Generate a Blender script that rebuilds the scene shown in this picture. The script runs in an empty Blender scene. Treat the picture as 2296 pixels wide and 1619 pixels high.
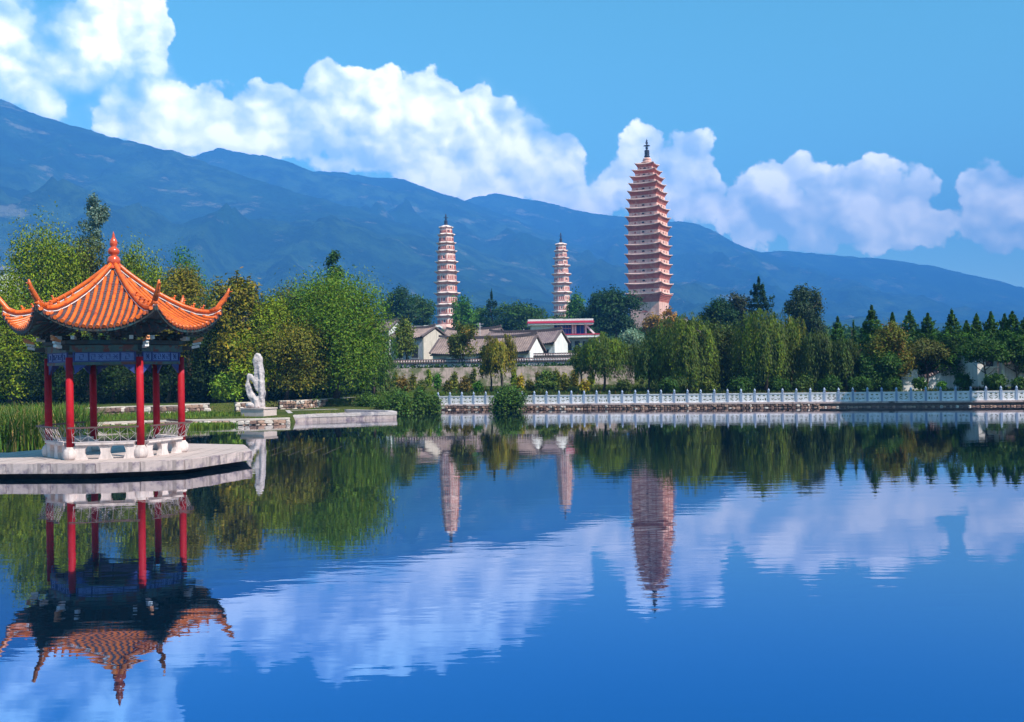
import bpy, bmesh, math, random
import numpy as np
from mathutils import Vector, Matrix, noise as mnoise

scene = bpy.context.scene
COL = scene.collection
R = math.radians
rng = np.random.default_rng(7)
random.seed(7)

# ---------------------------------------------------------------- camera
CAM_H = 3.5
FPX = 2231.0                      # focal length for a picture 2295 wide
CX, CY = 1147.5, 809.5
PITCH, ROLL = R(0.437), R(-0.95)
cam_d = bpy.data.cameras.new('camera')
cam_d.sensor_width = 36.0
cam_d.lens = 36.0 * FPX / 2295.0
cam_d.clip_start = 0.1
cam_d.clip_end = 60000
cam = bpy.data.objects.new('camera', cam_d)
COL.objects.link(cam)
CAM_ROT = Matrix.Rotation(R(90) + PITCH, 3, 'X') @ Matrix.Rotation(ROLL, 3, 'Z')
cam.matrix_world = Matrix.Translation((0, 0, CAM_H)) @ CAM_ROT.to_4x4()
scene.camera = cam

# ---------------------------------------------------------------- sun
SUN_BEAR, SUN_EL = R(131), R(50)            # bearing clockwise from +Y
sun_dir = Vector((math.sin(SUN_BEAR) * math.cos(SUN_EL), math.cos(SUN_BEAR) * math.cos(SUN_EL), math.sin(SUN_EL)))
sun_d = bpy.data.lights.new('sun', 'SUN')
sun_d.energy = 5.0
sun_d.angle = R(0.53)
sun_d.color = (1.0, 0.93, 0.83)
sun = bpy.data.objects.new('sun', sun_d)
sun.rotation_euler = sun_dir.to_track_quat('Z', 'Y').to_euler()
sun.location = (30, -30, 60)
COL.objects.link(sun)

# ---------------------------------------------------------------- colour management
scene.view_settings.view_transform = 'Standard'
scene.view_settings.look = 'None'
scene.view_settings.exposure = 0.8
scene.view_settings.gamma = 1.0
scene.view_settings.use_curve_mapping = False
scene.render.engine = 'CYCLES'
cy = scene.cycles
cy.use_denoising = True
try:
    cy.denoiser = 'OPENIMAGEDENOISE'
except Exception:
    pass
cy.max_bounces = 6
cy.diffuse_bounces = 2
cy.glossy_bounces = 3
cy.transmission_bounces = 2
cy.volume_bounces = 0
cy.transparent_max_bounces = 4
cy.caustics_reflective = False
cy.caustics_refractive = False
cy.sample_clamp_indirect = 6.0

# ---------------------------------------------------------------- world: sky and cumulus
world = bpy.data.worlds.new('World')
scene.world = world
world.use_nodes = True
nt = world.node_tree
nt.nodes.clear()


class N:
    """tiny helper for wiring node trees"""
    def __init__(s, tree): s.t = tree
    def new(s, kind, **kw):
        n = s.t.nodes.new(kind)
        for k, v in kw.items(): setattr(n, k, v)
        return n
    def link(s, a, b): s.t.links.new(a, b)
    def put(s, sock, v):
        if isinstance(v, bpy.types.NodeSocket): s.t.links.new(v, sock)
        else: sock.default_value = v
    def m(s, op, a, b=None, c=None, clamp=False):
        n = s.new('ShaderNodeMath', operation=op); n.use_clamp = clamp
        s.put(n.inputs[0], a)
        if b is not None: s.put(n.inputs[1], b)
        if c is not None: s.put(n.inputs[2], c)
        return n.outputs[0]
    def v(s, op, a, b=None, c=None):
        n = s.new('ShaderNodeVectorMath', operation=op)
        s.put(n.inputs[0], a)
        if b is not None: s.put(n.inputs[1], b)
        if c is not None: s.put(n.inputs[2], c)
        return n.outputs['Value'] if op in ('LENGTH', 'DOT_PRODUCT', 'DISTANCE') else n.outputs['Vector']
    def noise(s, vec, scale, detail=4, rough=0.55, dist=0.0, out='Fac'):
        n = s.new('ShaderNodeTexNoise')
        if vec is not None: s.link(vec, n.inputs['Vector'])
        n.inputs['Scale'].default_value = scale; n.inputs['Detail'].default_value = detail
        n.inputs['Roughness'].default_value = rough; n.inputs['Distortion'].default_value = dist
        return n.outputs[out]
    def vor(s, vec, scale, detail=2.0, rough=0.42):
        n = s.new('ShaderNodeTexVoronoi'); n.voronoi_dimensions = '2D'; n.feature = 'F1'; n.normalize = True
        s.link(vec, n.inputs['Vector']); n.inputs['Scale'].default_value = scale
        n.inputs['Detail'].default_value = detail; n.inputs['Roughness'].default_value = rough
        return s.m('SUBTRACT', 1.0, n.outputs['Distance'])
    def ramp(s, f, lo, hi, a=0.0, b=1.0, smooth=True):
        n = s.new('ShaderNodeMapRange'); n.interpolation_type = 'SMOOTHSTEP' if smooth else 'LINEAR'
        s.put(n.inputs[0], f)
        for i, q in enumerate((lo, hi, a, b)): n.inputs[i + 1].default_value = q
        return n.outputs[0]
    def mix(s, f, a, b):
        n = s.new('ShaderNodeMix', data_type='RGBA')
        s.put(n.inputs[0], f); s.put(n.inputs[6], a); s.put(n.inputs[7], b)
        return n.outputs[2]


def px_ae(u, v):
    """bearing and tangent of elevation of a picture point"""
    d = CAM_ROT @ Vector(((u - CX) / FPX, -(v - CY) / FPX, -1))
    return math.atan2(d.x, d.y), d.z / math.hypot(d.x, d.y)


g = N(nt)
sky = g.new('ShaderNodeTexSky', sky_type='NISHITA')
sky.sun_disc = False
sky.sun_elevation = SUN_EL
sky.sun_rotation = SUN_BEAR
sky.altitude = 2500
sky.air_density = 1.0
sky.dust_density = 0.3
sky.ozone_density = 1.0
hs = g.new('ShaderNodeHueSaturation')
hs.inputs['Saturation'].default_value = 1.18
hs.inputs['Hue'].default_value = 0.448
hs.inputs['Value'].default_value = 1.22
g.link(sky.outputs[0], hs.inputs['Color'])
bg_sky = g.new('ShaderNodeBackground')
g.link(hs.outputs[0], bg_sky.inputs[0])
bg_sky.inputs[1].default_value = 0.138

tc = g.new('ShaderNodeTexCoord')
dirv = tc.outputs['Generated']
sep = g.new('ShaderNodeSeparateXYZ'); g.link(dirv, sep.inputs[0])
az = g.m('ARCTAN2', sep.outputs[0], sep.outputs[1])
hyp = g.m('SQRT', g.m('ADD', g.m('MULTIPLY', sep.outputs[0], sep.outputs[0]), g.m('MULTIPLY', sep.outputs[1], sep.outputs[1])))
el = g.m('DIVIDE', sep.outputs[2], g.m('MAXIMUM', hyp, 0.02))
cmb = g.new('ShaderNodeCombineXYZ'); g.link(az, cmb.inputs[0]); g.link(el, cmb.inputs[1])
P = cmb.outputs[0]
# billows: warp the coordinates at two scales, then a union of soft ellipses
w1 = g.v('SUBTRACT', g.noise(P, 9.0, 3, 0.5, out='Color'), (0.5, 0.5, 0.5))
w2 = g.v('SUBTRACT', g.noise(P, 26.0, 6, 0.62, out='Color'), (0.5, 0.5, 0.5))
PW = g.v('ADD', g.v('ADD', P, g.v('MULTIPLY', w1, (0.045, 0.035, 0))), g.v('MULTIPLY', w2, (0.036, 0.034, 0)))
BLOBS = [(265, 85, 125, 85), (205, 62, 95, 55), (35, 60, 85, 60), (140, 150, 100, 42), (335, 95, 55, 75),
         (20, 150, 85, 55), (75, 205, 60, 45), (105, 245, 32, 26), (262, 225, 55, 42), (330, 265, 95, 55), (420, 225, 110, 60),
         (392, 200, 40, 22), (490, 290, 130, 75), (620, 310, 120, 70), (570, 225, 60, 30),
         (785, 225, 85, 88), (880, 225, 110, 80), (715, 240, 60, 62), (645, 250, 80, 55), (960, 240, 60, 70),
         (1065, 275, 62, 66), (950, 320, 230, 90), (1130, 335, 110, 80), (1050, 390, 210, 70), (1240, 385, 80, 70),
         (1270, 445, 110, 40), (1455, 350, 68, 68), (1552, 365, 66, 66), (1500, 420, 120, 80), (1590, 440, 66, 52),
         (1400, 440, 60, 50), (1735, 415, 82, 74), (1680, 445, 60, 55), (1945, 440, 78, 78), (1870, 440, 75, 60),
         (1820, 490, 180, 70), (2035, 470, 75, 62), (1970, 520, 130, 45), (2240, 450, 75, 70), (2190, 500, 65, 62),
         (2310, 480, 95, 90), (2190, 445, 72, 60), (2110, 505, 70, 45), (1385, 425, 70, 62), (1340, 455, 60, 35), (1650, 470, 60, 45), (2260, 540, 100, 40), (2520, 430, 160, 90), (2760, 480, 180, 110), (-160, 90, 170, 110), (-420, 180, 200, 90)]
acc = None
for (bu, bv, bru, brv) in BLOBS:
    a0, e0 = px_ae(bu, bv)
    ra, re = bru / FPX * math.cos(a0) ** 2 * 1.08, brv / FPX * math.cos(a0) * 1.08
    ln = g.v('LENGTH', g.v('MULTIPLY_ADD', PW, (1 / ra, 1 / re, 0), (-a0 / ra, -e0 / re, 0)))
    # distance in units of angle so that small and large billows have the same softness
    d = g.m('MULTIPLY', g.m('SUBTRACT', 1.0, ln), min(ra, re))
    acc = d if acc is None else g.m('SMOOTH_MAX', acc, d, 0.008)
# cumulus all round the rest of the sky
far = g.ramp(g.m('ABSOLUTE', az), 0.75, 1.0)
hi = g.m('MULTIPLY', far, g.ramp(el, 0.9, 0.35))
rest = g.m('MULTIPLY_ADD', g.noise(g.v('MULTIPLY', P, (1, 1.9, 1)), 2.2, 4, 0.55), 0.35, -0.195)
rest = g.m('MULTIPLY_ADD', hi, 0.4, g.m('ADD', rest, -0.4))
acc = g.m('MAXIMUM', acc, rest)
fine = g.noise(P, 70.0, 5, 0.55)
PV = g.v('ADD', P, g.v('MULTIPLY', w2, (0.016, 0.016, 0)))
H0 = g.vor(PV, 19.0)
H1 = g.vor(g.v('ADD', PV, (0.006, 0.009, 0)), 19.0)
dens = g.m('ADD', acc, g.m('ADD', g.m('MULTIPLY', g.m('SUBTRACT', fine, 0.5), 0.014), g.m('MULTIPLY', g.m('SUBTRACT', H0, 0.66), 0.055)))
soft = g.noise(P, 6.0, 2, 0.5)
mask = g.ramp(dens, 0.0, 0.0055)
wispy = g.ramp(dens, -0.012, 0.03)
body = g.mix(g.m('MAXIMUM', g.ramp(soft, 0.54, 0.66), g.ramp(g.m('ADD', az, g.m('MULTIPLY', soft, 0.25)), -0.22, -0.34)), mask, wispy)
base = g.ramp(g.noise(g.v('MULTIPLY', P, (1, 1.6, 1)), 7.5, 4, 0.55), 0.44, 0.62)
# self shade: compare the billow noise with itself a step towards the sun
Psun = g.v('ADD', PW, (0.011, 0.012, 0))
b0 = g.noise(PW, 17.0, 6, 0.55)
b1 = g.noise(Psun, 17.0, 6, 0.55)
emb = g.m('SUBTRACT', b0, b1)
thick = g.ramp(dens, 0.0, 0.055)
lit = g.m('ADD', g.m('MULTIPLY', emb, 1.5), g.m('MULTIPLY', thick, 0.30))
lit = g.m('ADD', lit, g.m('MULTIPLY', g.m('SUBTRACT', H0, H1), 1.9))
lit = g.m('SUBTRACT', g.m('ADD', lit, 0.68), g.m('MULTIPLY', base, 0.50), clamp=True)
ccol = g.mix(lit, (0.46, 0.52, 0.66, 1), (1.0, 0.965, 0.90, 1))
bg_cl = g.new('ShaderNodeBackground')
g.link(ccol, bg_cl.inputs[0])
bg_cl.inputs[1].default_value = 2.0
ms = g.new('ShaderNodeMixShader')
alpha = g.m('MULTIPLY', body, g.m('MULTIPLY_ADD', lit, 0.45, 0.55), clamp=True)
g.link(alpha, ms.inputs[0])
g.link(bg_sky.outputs[0], ms.inputs[1]); g.link(bg_cl.outputs[0], ms.inputs[2])
wo = g.new('ShaderNodeOutputWorld')
g.link(ms.outputs[0], wo.inputs[0])
world.cycles.sampling_method = 'MANUAL'
world.cycles.sample_map_resolution = 512

# ---------------------------------------------------------------- helpers
def ray(u, v):
    return CAM_ROT @ Vector(((u - CX) / FPX, -(v - CY) / FPX, -1))


def at(u, v, D):
    """the point seen at picture (u, v) at depth y = D"""
    d = ray(u, v)
    return Vector((0, 0, CAM_H)) + d * (D / d.y)


def on_z(u, v, z):
    d = ray(u, v)
    return Vector((0, 0, CAM_H)) + d * ((z - CAM_H) / d.z)


def tag(o, label=None, cat=None, group=None, kind=None):
    if label: o['label'] = label
    if cat: o['category'] = cat
    if group: o['group'] = group
    if kind: o['kind'] = kind
    return o


def empty(name, loc, rz=0.0, label=None, cat=None, group=None):
    o = bpy.data.objects.new(name, None)
    o.empty_display_size = 0.3
    o.location = loc
    o.rotation_euler = (0, 0, rz)
    COL.objects.link(o)
    return tag(o, label, cat, group)


def link_mesh(name, me, parent=None, mat=None, loc=None, rot=None, scale=None):
    o = bpy.data.objects.new(name, me)
    COL.objects.link(o)
    if mat is not None and not me.materials:
        me.materials.append(mat)
    if parent is not None: o.parent = parent
    if loc is not None: o.location = loc
    if rot is not None: o.rotation_euler = rot
    if scale is not None: o.scale = scale
    return o


class MB:
    """collects geometry and builds ONE mesh"""
    def __init__(s): s.v = []; s.f = []; s.sm = []; s.mi = []; s.cm = 0

    def face(s, idx, smooth=False):
        s.f.append(tuple(idx)); s.sm.append(smooth); s.mi.append(s.cm)

    def box(s, c, size, rz=0.0, taper=1.0, M=None):
        b = len(s.v)
        hx, hy, hz = size[0] / 2, size[1] / 2, size[2] / 2
        cs, sn = math.cos(rz), math.sin(rz)
        for z, k in ((-hz, 1.0), (hz, taper)):
            for x, y in ((-hx, -hy), (hx, -hy), (hx, hy), (-hx, hy)):
                X, Y = x * k, y * k
                p = Vector((c[0] + X * cs - Y * sn, c[1] + X * sn + Y * cs, c[2] + z))
                s.v.append(M @ p if M else p)
        for q in ((3, 2, 1, 0), (4, 5, 6, 7), (0, 1, 5, 4), (1, 2, 6, 5), (2, 3, 7, 6), (3, 0, 4, 7)):
            s.face([b + i for i in q])
        return s

    def bar(s, p, q, w, h=None, up=(0, 0, 1)):
        """rectangular bar from p to q"""
        p, q = Vector(p), Vector(q); h = h or w
        d = (q - p).normalized(); up = Vector(up)
        if abs(d.dot(up)) > 0.98: up = Vector((0, 1, 0))
        a = d.cross(up).normalized() * w / 2; c = a.cross(d).normalized() * h / 2
        b = len(s.v)
        for e in (p, q):
            for k, l in ((-1, -1), (1, -1), (1, 1), (-1, 1)):
                s.v.append(e + a * k + c * l)
        for t in ((3, 2, 1, 0), (4, 5, 6, 7), (0, 1, 5, 4), (1, 2, 6, 5), (2, 3, 7, 6), (3, 0, 4, 7)):
            s.face([b + i for i in t])
        return s

    def tube(s, pts, radii, n=8, cap=True, flat=1.0, smooth=True):
        pts = [Vector(p) for p in pts]
        if not hasattr(radii, '__len__'): radii = [radii] * len(pts)
        b = len(s.v)
        ref = Vector((0, 0, 1)) if abs((pts[-1] - pts[0]).normalized().z) < 0.9 else Vector((1, 0, 0))
        for i, p in enumerate(pts):
            d = (pts[min(i + 1, len(pts) - 1)] - pts[max(i - 1, 0)]).normalized()
            a = d.cross(ref).normalized(); c = a.cross(d).normalized()
            for k in range(n):
                t = 2 * math.pi * k / n
                s.v.append(p + (a * math.cos(t) + c * math.sin(t) * flat) * radii[i])
        for i in range(len(pts) - 1):
            for k in range(n):
                s.face((b + i * n + k, b + i * n + (k + 1) % n, b + (i + 1) * n + (k + 1) % n, b + (i + 1) * n + k), smooth)
        if cap:
            s.face([b + k for k in range(n)][::-1])
            s.face([b + (len(pts) - 1) * n + k for k in range(n)])
        return s

    def lathe(s, prof, n=16, c=(0, 0, 0), phase=0.0, smooth=True):
        """prof: list of (radius, z)"""
        b = len(s.v)
        for r, z in prof:
            for k in range(n):
                t = 2 * math.pi * k / n + phase
                s.v.append(Vector((c[0] + r * math.cos(t), c[1] + r * math.sin(t), c[2] + z)))
        for i in range(len(prof) - 1):
            for k in range(n):
                s.face((b + i * n + k, b + i * n + (k + 1) % n, b + (i + 1) * n + (k + 1) % n, b + (i + 1) * n + k), smooth)
        s.face([b + k for k in range(n)][::-1])
        s.face([b + (len(prof) - 1) * n + k for k in range(n)])
        return s

    def prism(s, poly, z0, z1):
        """vertical prism over a plan polygon (counter-clockwise)"""
        b = len(s.v); n = len(poly)
        for z in (z0, z1):
            for p in poly: s.v.append(Vector((p[0], p[1], z)))
        s.face([b + i for i in range(n)][::-1]); s.face([b + n + i for i in range(n)])
        for i in range(n):
            j = (i + 1) % n
            s.face((b + i, b + j, b + n + j, b + n + i))
        return s

    def poly(s, pts, smooth=False):
        b = len(s.v)
        s.v.extend(Vector(p) for p in pts)
        s.face(range(b, b + len(pts)), smooth)
        return s

    def grid(s, rows, smooth=True, flip=False):
        b = len(s.v); m = len(rows[0])
        for r in rows: s.v.extend(Vector(p) for p in r)
        for i in range(len(rows) - 1):
            for k in range(m - 1):
                q = (b + i * m + k, b + i * m + k + 1, b + (i + 1) * m + k + 1, b + (i + 1) * m + k)
                s.face(q[::-1] if flip else q, smooth)
        return s

    def mesh(s, name, mats=()):
        me = bpy.data.meshes.new(name)
        me.from_pydata([tuple(p) for p in s.v], [], s.f)
        me.polygons.foreach_set('use_smooth', s.sm)
        for m in mats: me.materials.append(m)
        if any(s.mi): me.polygons.foreach_set('material_index', s.mi)
        me.update()
        return me

    def build(s, name, mat, parent=None, loc=None, rot=None):
        mats = mat if isinstance(mat, (list, tuple)) else [mat]
        return link_mesh(name, s.mesh(name, mats), parent, None, loc, rot)


def np_mesh(name, verts, faces4=None, faces3=None, colors=None, mat=None, smooth=False):
    """fast mesh from numpy arrays; all quads or all triangles"""
    me = bpy.data.meshes.new(name)
    F = faces4 if faces4 is not None else faces3
    k = F.shape[1]
    me.vertices.add(len(verts)); me.vertices.foreach_set('co', verts.astype(np.float32).ravel())
    me.loops.add(F.size); me.loops.foreach_set('vertex_index', F.astype(np.int32).ravel())
    me.polygons.add(len(F)); me.polygons.foreach_set('loop_start', np.arange(0, F.size, k, dtype=np.int32))
    try:
        me.polygons.foreach_set('loop_total', np.full(len(F), k, dtype=np.int32))
    except Exception:
        pass
    if smooth: me.polygons.foreach_set('use_smooth', np.ones(len(F), dtype=bool))
    if colors is not None:
        ca = me.color_attributes.new('tint', 'FLOAT_COLOR', 'POINT')
        ca.data.foreach_set('color', colors.astype(np.float32).ravel())
    me.update(calc_edges=True)
    if mat: me.materials.append(mat)
    return me


# ---------------------------------------------------------------- materials
def mat_new(name):
    m = bpy.data.materials.new(name); m.use_nodes = True
    n = m.node_tree.nodes; n.clear()
    return m, N(m.node_tree)


def surf(name, base, rough=0.7, var=0.25, scale=3.0, spots=None, bump=0.0, bscale=20.0, streak=0.0,
         metallic=0.0, spec=0.4, coat=0.0, sscale=4.0, use_attr=False, generated=False):
    """plain weathered surface: base colour, tonal variation, stains of a second colour, fine relief"""
    m, g = mat_new(name)
    tc = g.new('ShaderNodeTexCoord')
    P = tc.outputs['Object']
    n1 = g.noise(P, scale, 5, 0.6)
    n2 = g.noise(P, scale * 6.3, 4, 0.6)
    k = g.m('ADD', g.m('MULTIPLY', n1, 0.6), g.m('MULTIPLY', n2, 0.4))
    k = g.ramp(k, 0.3, 0.7, 1 - var, 1 + var, smooth=False)
    oi = g.new('ShaderNodeObjectInfo')
    k = g.m('MULTIPLY', k, g.m('MULTIPLY_ADD', oi.outputs['Random'], 0.22, 0.88))
    c = g.v('MULTIPLY', tuple(base), (1, 1, 1))
    cc = g.new('ShaderNodeVectorMath', operation='SCALE'); cc.inputs[0].default_value = base; g.link(k, cc.inputs['Scale'])
    col = cc.outputs[0]
    if spots:
        sc, sf, lo, hi = spots
        n3 = g.noise(P, sf, 5, 0.65)
        col = g.mix(g.ramp(n3, lo, hi), col, (*sc, 1))
    if streak:
        n4 = g.noise(g.v('MULTIPLY', P, (1, 1, 0.08)), sscale, 4, 0.6)
        col = g.mix(g.ramp(n4, 0.45, 0.72, 0, streak), col, (base[0] * .3, base[1] * .3, base[2] * .3, 1))
    b = g.new('ShaderNodeBsdfPrincipled')
    g.link(col, b.inputs['Base Color'])
    b.inputs['Roughness'].default_value = rough
    b.inputs['Metallic'].default_value = metallic
    b.inputs['Specular IOR Level'].default_value = spec
    if coat: b.inputs['Coat Weight'].default_value = coat
    if bump:
        bp = g.new('ShaderNodeBump'); bp.inputs['Strength'].default_value = 1.0
        bp.inputs['Distance'].default_value = bump
        g.link(g.noise(P, bscale, 5, 0.6), bp.inputs['Height'])
        g.link(bp.outputs[0], b.inputs['Normal'])
    o = g.new('ShaderNodeOutputMaterial'); g.link(b.outputs[0], o.inputs[0])
    return m


def leaf_material(name, gloss=0.25):
    m, g = mat_new(name)
    a = g.new('ShaderNodeAttribute', attribute_name='tint')
    b = g.new('ShaderNodeBsdfPrincipled')
    g.link(a.outputs['Color'], b.inputs['Base Color'])
    b.inputs['Roughness'].default_value = 0.65
    b.inputs['Specular IOR Level'].default_value = gloss
    t = g.new('ShaderNodeBsdfTranslucent')
    sc = g.new('ShaderNodeVectorMath', operation='MULTIPLY'); g.link(a.outputs['Color'], sc.inputs[0])
    sc.inputs[1].default_value = (1.1, 1.25, 0.7); g.link(sc.outputs[0], t.inputs[0])
    mx = g.new('ShaderNodeMixShader'); mx.inputs[0].default_value = 0.2
    g.link(b.outputs[0], mx.inputs[1]); g.link(t.outputs[0], mx.inputs[2])
    o = g.new('ShaderNodeOutputMaterial'); g.link(mx.outputs[0], o.inputs[0])
    return m


M = {}
M['leaf'] = leaf_material('leaf')
M['bark'] = surf('bark', (0.09, 0.065, 0.05), 0.9, 0.4, 4, bump=0.02, bscale=12)
M['pale_bark'] = surf('pale_bark', (0.30, 0.25, 0.2), 0.9, 0.4, 4, bump=0.02, bscale=12)
M['concrete'] = surf('concrete', (0.60, 0.47, 0.45), 0.85, 0.22, 1.5, spots=((0.22, 0.17, 0.22), 1.6, 0.46, 0.66), bump=0.008, bscale=25, streak=0.75)
M['paving'] = surf('paving', (0.52, 0.41, 0.38), 0.85, 0.22, 1.2, bump=0.004)
M['marble'] = surf('marble', (0.82, 0.78, 0.8), 0.6, 0.1, 2.5, streak=0.22)
M['grey_marble'] = surf('grey_marble', (0.33, 0.39, 0.53), 0.6, 0.15, 2.5)
M['white_stone'] = surf('white_stone', (0.55, 0.47, 0.46), 0.7, 0.2, 2.0, spots=((0.28, 0.25, 0.29), 1.6, 0.5, 0.66), bump=0.06, bscale=4)
M['rubble'] = surf('rubble', (0.40, 0.31, 0.26), 0.9, 0.45, 1.1, spots=((0.1, 0.08, 0.07), 1.7, 0.5, 0.66), bump=0.03, bscale=9)
M['mortar'] = surf('mortar', (0.16, 0.12, 0.11), 0.95, 0.3, 3)
M['pale_rubble'] = surf('pale_rubble', (0.58, 0.44, 0.34), 0.9, 0.4, 1.3, bump=0.03, bscale=9)

# ---------------------------------------------------------------- the pond, the ground
POND = [(-75, 62), (-27.2, 65), (-24.4, 66.7), (-21.5, 67.1), (-17.6, 67), (-15, 68.3), (-14.5, 74), (-10.5, 82.5), (-8, 86.2), (-5.5, 86.9), (38.5, 76.0),
        (39.3, 70), (41, 62), (48, 46), (62, 20), (75, -70), (-110, -70), (-110, 30)]


def seg_dist(px, py, poly):
    d = np.full(px.shape, 1e9); ins = np.zeros(px.shape, bool)
    n = len(poly)
    for i in range(n):
        x0, y0 = poly[i]; x1, y1 = poly[(i + 1) % n]
        dx, dy = x1 - x0, y1 - y0
        t = np.clip(((px - x0) * dx + (py - y0) * dy) / (dx * dx + dy * dy), 0, 1)
        d = np.minimum(d, np.hypot(px - x0 - t * dx, py - y0 - t * dy))
        c = ((y0 > py) != (y1 > py)) & (px < (x1 - x0) * (py - y0) / (y1 - y0 + 1e-12) + x0)
        ins ^= c
    return np.where(ins, -d, d)


HY = [-100, 86, 100, 109, 117, 130, 200, 360, 485, 900, 2000, 9000]
HZ = [0.5, 0.5, 1.1, 1.5, 3.6, 4.2, 7.2, 16, 26, 25, 30, 60]
TERR = [(-60, 74.5), (-25, 76.5), (-12, 87.5), (-6, 91), (-6, 110), (-60, 110)]


def land_h(px, py):
    px = np.asarray(px, float); py = np.asarray(py, float)
    z = np.interp(py, HY, HZ)
    z = z + np.where(py > 400, (py - 400) * 0.012 * np.clip(-px / 900, -0.5, 1.2), 0)
    z = np.where(py > 160, 5.4 + (z - 5.4) * (1 - 0.62 * np.clip((np.abs(px - 15) - 75) / 60, 0, 1)), z)
    terr = seg_dist(px, py, TERR)
    z = np.where((terr < -0.4) & (z < 1.15), 1.15, z)
    s = seg_dist(px, py, POND)
    return np.where(s < 0.35, -1.6, z)


def gh(x, y):
    return float(land_h(np.array([x]), np.array([y]))[0])


def axis(lo, hi, a, b, fine):
    left = a - np.geomspace(1, a - lo + 1, 26)[1:][::-1] + 1
    right = b + np.geomspace(1, hi - b + 1, 30)[1:] - 1
    return np.concatenate([left, np.arange(a, b, fine), right])


xs = axis(-7000, 7000, -46, 56, 0.6)
ys = axis(-3000, 8200, 42, 128, 0.6)
X, Y = np.meshgrid(xs, ys)
Z = land_h(X, Y)
lump = np.array([[mnoise.noise(Vector((x * 0.35, y * 0.35, 3.1))) for x in xs] for y in ys])
Z = Z + np.where(Z > 0, lump * np.where(Y > 62, 0.07, 0.03), 0)
V = np.stack([X, Y, Z], -1).reshape(-1, 3)
nx, ny = len(xs), len(ys)
I = np.arange(nx * ny).reshape(ny, nx)
F = np.stack([I[:-1, :-1], I[:-1, 1:], I[1:, 1:], I[1:, :-1]], -1).reshape(-1, 4)

m, g = mat_new('ground_cover')
tc = g.new('ShaderNodeTexCoord'); P_ = tc.outputs['Object']
a = g.mix(g.ramp(g.noise(P_, 0.25, 6, 0.65), 0.35, 0.65), (0.055, 0.095, 0.015, 1), (0.12, 0.13, 0.03, 1))
a = g.mix(g.ramp(g.noise(P_, 1.6, 6, 0.7), 0.5, 0.7), a, (0.17, 0.12, 0.05, 1))
a = g.mix(g.ramp(g.noise(P_, 9.0, 4, 0.7), 0.35, 0.62), (0.03, 0.05, 0.01, 1), a)
b = g.new('ShaderNodeBsdfPrincipled'); g.link(a, b.inputs['Base Color']); b.inputs['Roughness'].default_value = 0.95
b.inputs['Specular IOR Level'].default_value = 0.1
bp = g.new('ShaderNodeBump'); bp.inputs['Distance'].default_value = 0.15
g.link(g.noise(P_, 6.0, 6, 0.7), bp.inputs['Height']); g.link(bp.outputs[0], b.inputs['Normal'])
o = g.new('ShaderNodeOutputMaterial'); g.link(b.outputs[0], o.inputs[0])
M['ground'] = m
ground = link_mesh('ground', np_mesh('ground', V, faces4=F, mat=m, smooth=True))
tag(ground, kind='structure')

# water
m, g = mat_new('pond_water')
tc = g.new('ShaderNodeTexCoord'); P_ = tc.outputs['Object']
big = g.noise(g.v('MULTIPLY', P_, (0.035, 0.10, 1)), 1.0, 3, 0.55)
ripple_zone = g.ramp(big, 0.40, 0.62, 0.25, 1.0)
r1 = g.noise(g.v('MULTIPLY', P_, (0.55, 2.3, 1)), 1.0, 2, 0.45, 0.2)
r2 = g.noise(g.v('MULTIPLY', P_, (1.7, 5.5, 1)), 1.0, 2, 0.5, 0.2)
r3 = g.noise(g.v('MULTIPLY', P_, (0.22, 0.5, 1)), 1.0, 1, 0.4)
h = g.m('ADD', g.m('MULTIPLY', r1, 1.0), g.m('MULTIPLY', r2, 0.3))
h = g.m('MULTIPLY', h, ripple_zone)
h = g.m('ADD', h, g.m('MULTIPLY', r3, 0.9))
bp = g.new('ShaderNodeBump'); bp.inputs['Strength'].default_value = 1.0; bp.inputs['Distance'].default_value = 0.0034
g.link(h, bp.inputs['Height'])
gl = g.new('ShaderNodeBsdfGlossy'); gl.inputs['Roughness'].default_value = 0.012
fr = g.new('ShaderNodeFresnel'); fr.inputs['IOR'].default_value = 1.33
g.link(g.mix(g.ramp(fr.outputs[0], 0.11, 0.44), (0.18, 0.51, 1.0, 1), (0.90, 0.89, 0.94, 1)), gl.inputs['Color'])
g.link(bp.outputs[0], gl.inputs['Normal'])
df = g.new('ShaderNodeBsdfDiffuse'); df.inputs['Color'].default_value = (0.001, 0.014, 0.03, 1)
fac = g.m('POWER', fr.outputs[0], 0.28, clamp=True)
mx = g.new('ShaderNodeMixShader'); g.link(fac, mx.inputs[0]); g.link(df.outputs[0], mx.inputs[1]); g.link(gl.outputs[0], mx.inputs[2])
o = g.new('ShaderNodeOutputMaterial'); g.link(mx.outputs[0], o.inputs[0])
M['water'] = m
wb = MB(); wb.poly([(-115, -75, 0), (90, -75, 0), (90, 90, 0), (-115, 90, 0)])
tag(wb.build('pond_water', m), kind='structure')

# ---------------------------------------------------------------- mountains
m, g = mat_new('mountain_forest')
tc = g.new('ShaderNodeTexCoord'); P_ = tc.outputs['Object']
n_a = g.noise(P_, 0.0016, 8, 0.62)
n_b = g.noise(P_, 0.011, 8, 0.7)
a = g.mix(g.ramp(n_a, 0.38, 0.62), (0.018, 0.06, 0.03, 1), (0.06, 0.12, 0.05, 1))
a = g.mix(g.ramp(n_b, 0.40, 0.62), (0.014, 0.038, 0.024, 1), a)
clr = g.noise(g.v('MULTIPLY', P_, (1, 1, 2.6)), 0.0042, 7, 0.7)
a = g.mix(g.ramp(clr, 0.57, 0.66, 0, 0.8), a, (0.24, 0.23, 0.16, 1))
b = g.new('ShaderNodeBsdfPrincipled'); g.link(a, b.inputs['Base Color']); b.inputs['Roughness'].default_value = 1.0
b.inputs['Specular IOR Level'].default_value = 0.0
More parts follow.
